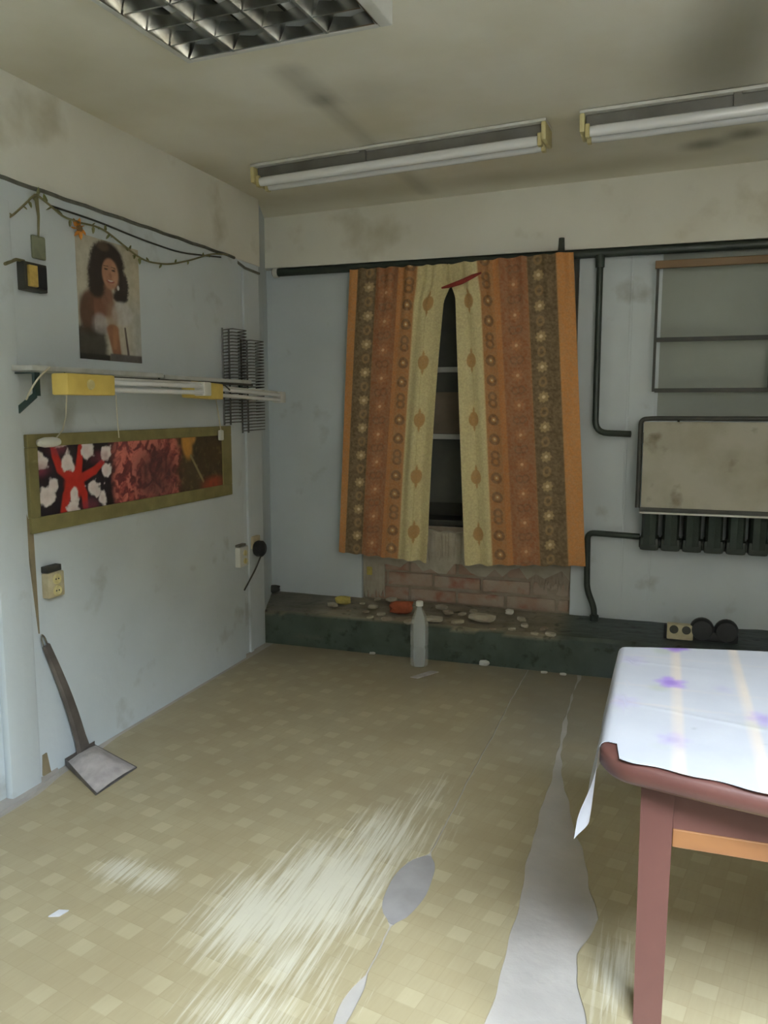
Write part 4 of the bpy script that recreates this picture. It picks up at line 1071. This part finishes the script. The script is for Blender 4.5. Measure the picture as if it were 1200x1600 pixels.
# ================================================================== DUSTPAN
dp = thing('metal_dustpan', (-1.73, 2.1, .004), 'grey sheet metal dustpan shovel leaning its handle on the left wall', 'dustpan')
zf = .0045
bl = at_z(101, 1197, zf); br = at_z(146, 1170, zf); frr = at_z(214, 1200, zf); fl_ = at_z(150, 1243, zf)
bl, br, frr, fl_ = [Vector([float(q) for q in p_]) for p_ in (bl, br, frr, fl_)]
bl.x = max(bl.x, XL + .012); br.x = max(br.x, XL + .012)
n = 14
mid_ = lambda s_, t_: (bl.lerp(br, s_)).lerp(fl_.lerp(frr, s_), t_)
m, u, v = grid(n, n, lambda u, v: tuple(np.array([[mid_(a_, b_)[k] for a_, b_ in zip(r1_, r2_)] for r1_, r2_ in zip(u, v)]) + (0 if k < 2 else .010 * (1 - np.asarray(v)) + .001) for k in range(3)))
thicken(m, n, n, (0, 0, -.0012), np.zeros((n * n, 3)))
m.build('pan', 'steel', dp)
def wallstrip(a, b, h0, h1, name):
    A = [a, b, b + Vector((0, 0, h1)), a + Vector((0, 0, h0))]
    d = (b - a).cross(Vector((0, 0, 1))).normalized() * .0015
    MB().prism(A, d).build(name, 'dark_steel', dp)
wallstrip(bl + Vector((0, 0, .004)), fl_ + Vector((0, 0, .001)), .024, .008, 'side_wall')
wallstrip(br + Vector((0, 0, .004)), frr + Vector((0, 0, .001)), .014, .004, 'side_wall')
wallstrip(bl + Vector((0, 0, .004)), br + Vector((0, 0, .004)), .024, .026, 'back_wall')
m, u, v = grid(16, 16, lambda u, v: tuple(np.array([[mid_(.03 + .95 * a_, .04 + .95 * b_)[k] for a_, b_ in zip(r1_, r2_)] for r1_, r2_ in zip(u, v)]) +
    (0 if k < 2 else 0.004 + .014 * (1 - v) + .034 * np.sin(np.pi * np.clip(u, 0, 1)) * np.sin(np.pi * np.clip(v * .9 + .05, 0, 1)) * (.5 + fbm(u * 5, v * 5, 91))) for k in range(3)))
m.build('dust_heap', 'dust', dp, smooth=True)
hb = bl.lerp(br, .55) + Vector((.006, 0, .03)); ht = Vector([float(q) for q in at_x(71, 1008, XL + .012)])
hv = (ht - hb); sd = Vector((0, 1, .25)).normalized()
m = MB(); secs = []
for k in range(9):
    t_ = k / 8; c_ = hb + hv * t_ + Vector((.012 * math.sin(t_ * math.pi), 0, 0)); w_ = .027 * (1 - t_) + .015 * t_
    if k == 0: w_ = .032
    secs.append([c_ + sd * w_ + Vector((-.0, 0, 0)), c_ + sd * w_ * .7 + Vector((.010, 0, 0)), c_ - sd * w_ * .7 + Vector((.010, 0, 0)), c_ - sd * w_])
V = [p_ for s_ in secs for p_ in s_]; fs = [(i * 4 + j, i * 4 + (j + 1) % 4, (i + 1) * 4 + (j + 1) % 4, (i + 1) * 4 + j) for i in range(8) for j in range(4)] + [(3, 2, 1, 0), (32, 33, 34, 35)]
m.add(V, fs).build('handle', 'dark_steel', dp)
dh = hv.normalized()
MB().tube(fillet([ht - sd * .008, ht - sd * .007 + dh * .028, ht + dh * .042, ht + sd * .007 + dh * .028, ht + sd * .008], .012), .003, 6).build('hanging_loop', 'chrome', dp, smooth=True)

# ================================================================== RUBBLE, BOTTLE, SOCKETS ON THE STEP
def chunk(px_, py_, z, sx, sy, sz, seed, m_, name, label, cat, group=None, ang_=0.0, ycap=None):
    rr = random.Random(seed); p_ = at_z(px_, py_, z)
    if ycap is not None: p_[1] = min(p_[1], ycap)
    bm = bmesh.new(); bmesh.ops.create_icosphere(bm, subdivisions=2, radius=1.0)
    Rm = Matrix.Rotation(ang_, 3, 'Z')
    for vtx in bm.verts:
        c_ = vtx.co; n_ = max(abs(c_.x), abs(c_.y), abs(c_.z))
        q_ = c_.lerp(c_ / n_, .62) * rr.uniform(.84, 1.08)
        q_ = Rm @ Vector((q_.x * sx / 2, q_.y * sy / 2, q_.z * sz / 2)); vtx.co = q_
    zmin = min(vtx.co.z for vtx in bm.verts)
    for vtx in bm.verts:
        if vtx.co.z < zmin + sz * .12: vtx.co.z = zmin
    bm.verts.index_update()
    q = MB().add([Vector(p_) + vtx.co - Vector((0, 0, zmin)) for vtx in bm.verts], [[w.index for w in f.verts] for f in bm.faces]); bm.free()
    return tag(q.build(name, m_), label, cat, group)
ZS = SZ + .007
chunk(627, 958, ZS, .125, .09, .062, 11, 'brick_red', 'brick_fragment', 'orange-red broken brick lying on the step left of the bottle', 'brick', ang_=.2)
chunk(536, 944, ZS, .085, .05, .045, 12, 'yellow_chip', 'plaster_chunk', 'yellow plaster chunk on the step left of the bricks', 'rubble', ang_=.1, ycap=4.0)
chunk(752, 970, ZS, .14, .085, .035, 13, 'plaster', 'plaster_chunk', 'largest flat pale plaster slab on the step edge right of the bottle', 'rubble', ang_=-.3)
chunk(796, 960, ZS, .042, .03, .028, 14, 'white_chip', 'plaster_chunk', 'bright white plaster chip on the step under the right curtain', 'rubble', ycap=4.02)
chunk(757, 1040, .0045, .050, .035, .024, 15, 'white_chip', 'plaster_chunk', 'white plaster crumb on the floor against the green step', 'rubble')
chunk(434, 922, ZS, .07, .05, .04, 16, 'shutter', 'dark_stone', 'dark lump at the left end of the step in the corner', 'rubble', ycap=4.0)
chunk(676, 970, ZS, .10, .07, .022, 17, 'plaster', 'plaster_chunk', 'flat pale plaster piece on the step just right of the bottle', 'rubble')
crumbs = [(572, 958), (583, 951), (596, 962), (566, 944), (605, 970), (578, 966), (612, 940), (590, 938), (700, 960), (715, 975), (722, 962), (690, 952), (770, 985), (800, 985), (820, 980), (835, 992), (850, 985), (860, 994), (740, 958), (815, 970), (545, 955), (520, 948), (640, 975)]
for k, (a_, b_) in enumerate(crumbs):
    s_ = R_.uniform(.018, .05)
    chunk(a_, b_, ZS, s_ * 1.4, s_, s_ * .5, 40 + k, 'plaster' if k % 4 else 'mortar', 'mortar_crumb', ('small pale mortar crumb on the step left of the plastic bottle' if a_ < 645 else 'small pale mortar crumb on the step between bottle and white chip' if a_ < 780 else 'small pale mortar crumb on the step under the right curtain'), 'rubble', 'mortar crumbs on the step', ang_=R_.uniform(0, 3), ycap=4.03)
# small floor crumbs by the step and on the linoleum
for k, (a_, b_) in enumerate([(582, 1022), (850, 1052), (880, 1055)]):
    chunk(a_, b_, .0045, .03, .02, .010, 80 + k, 'white_chip', 'floor_crumb', 'tiny pale crumb on the floor along the foot of the step', 'rubble', 'crumbs at the foot of the step')
p = at_z(91, 1428, .0045)
tag(MB().prism([(p[0] - .014, p[1] - .018, .0045), (p[0] + .010, p[1] - .008, .0045), (p[0] + .016, p[1] + .016, .0045), (p[0] - .008, p[1] + .010, .0045)], (.002, 0, .004)).build('paper_scrap', 'paper'), 'tiny white paper scrap on the linoleum at lower left', 'scrap')
p = at_z(664, 1054, .0045)
tag(MB().prism([(p[0] - .05, p[1] - .06, .0045), (p[0] - .015, p[1] - .065, .0045), (p[0] + .05, p[1] + .05, .0045), (p[0] + .012, p[1] + .055, .0045)], (0, 0, .003)).build('pale_strip', 'dust'), 'pale strip on the floor at the foot of the bottle', 'scrap')  # thin pale shape lying at the bottle's foot

# clear plastic bottle against the step
p = at_z(655, 1040, .0045)
bt = thing('plastic_bottle', (p[0], p[1], .0045), 'clear plastic bottle standing on the floor against the green step', 'bottle')
prof = [(0.0, .006), (.030, .0), (.040, .006), (.042, .02), (.042, .085), (.040, .092), (.042, .10), (.042, .185), (.040, .20), (.033, .235), (.020, .262), (.0145, .275), (.0145, .285)]
m = MB().lathe(prof, (p[0], p[1], .0045), n=24); m.build('bottle_body', 'bottle', bt, smooth=True)
MB().lathe([(.017, 0), (.017, .018), (.015, .021), (0, .021)], (p[0], p[1], .0045 + .286), n=16).build('cap', 'white_plastic', bt, smooth=True)
MB().lathe([(.0425, 0), (.0425, .055)], (p[0], p[1], .0045 + .105), n=24).build('bottle_sleeve', 'bottle', bt, smooth=True)

# socket block and black adapters on the right part of the step
p = at_z(1062, 1000, SZ + .004)
sk = thing('socket_block', (p[0], p[1], SZ + .004), 'beige double socket block on the dark step behind the table', 'socket')
MB().box(p[0] - .055, p[0] + .055, p[1], p[1] + .045, SZ + .004, SZ + .072, bevel=.006).build('body', 'beige_plastic', sk, smooth=True)
MB().box(p[0] - .068, p[0] - .056, p[1] + .005, p[1] + .04, SZ + .004, SZ + .066, bevel=.003).build('end_plate', 'black_plastic', sk)
for dx in (-.026, .026):
    MB().lathe([(.0, -.001), (.019, -.001), (.019, .003)], (p[0] + dx, p[1], SZ + .05), 'y', 14).build('socket_hole', 'rack_iron', sk, smooth=True)
p = at_z(1115, 1004, SZ + .004)
ad = thing('black_adapter', (p[0], p[1], SZ + .004), 'black adapter with two rounded humps beside the beige socket block', 'plug')
for dx in (-.05, .05):
    MB().lathe([(0, -.01), (.042, -.008), (.050, .005), (.050, .032), (.042, .045), (0, .047)], (p[0] + dx, p[1], SZ + .056), 'y', 20).build('plug_head', 'black_plastic', ad, smooth=True)
MB().box(p[0] - .10, p[0] + .10, p[1] - .004, p[1] + .04, SZ + .004, SZ + .05, bevel=.012).build('body', 'black_plastic', ad, smooth=True)

# vine clean-up of helper properties
for o in bpy.data.objects:
    if 'base' in o: del o['base']
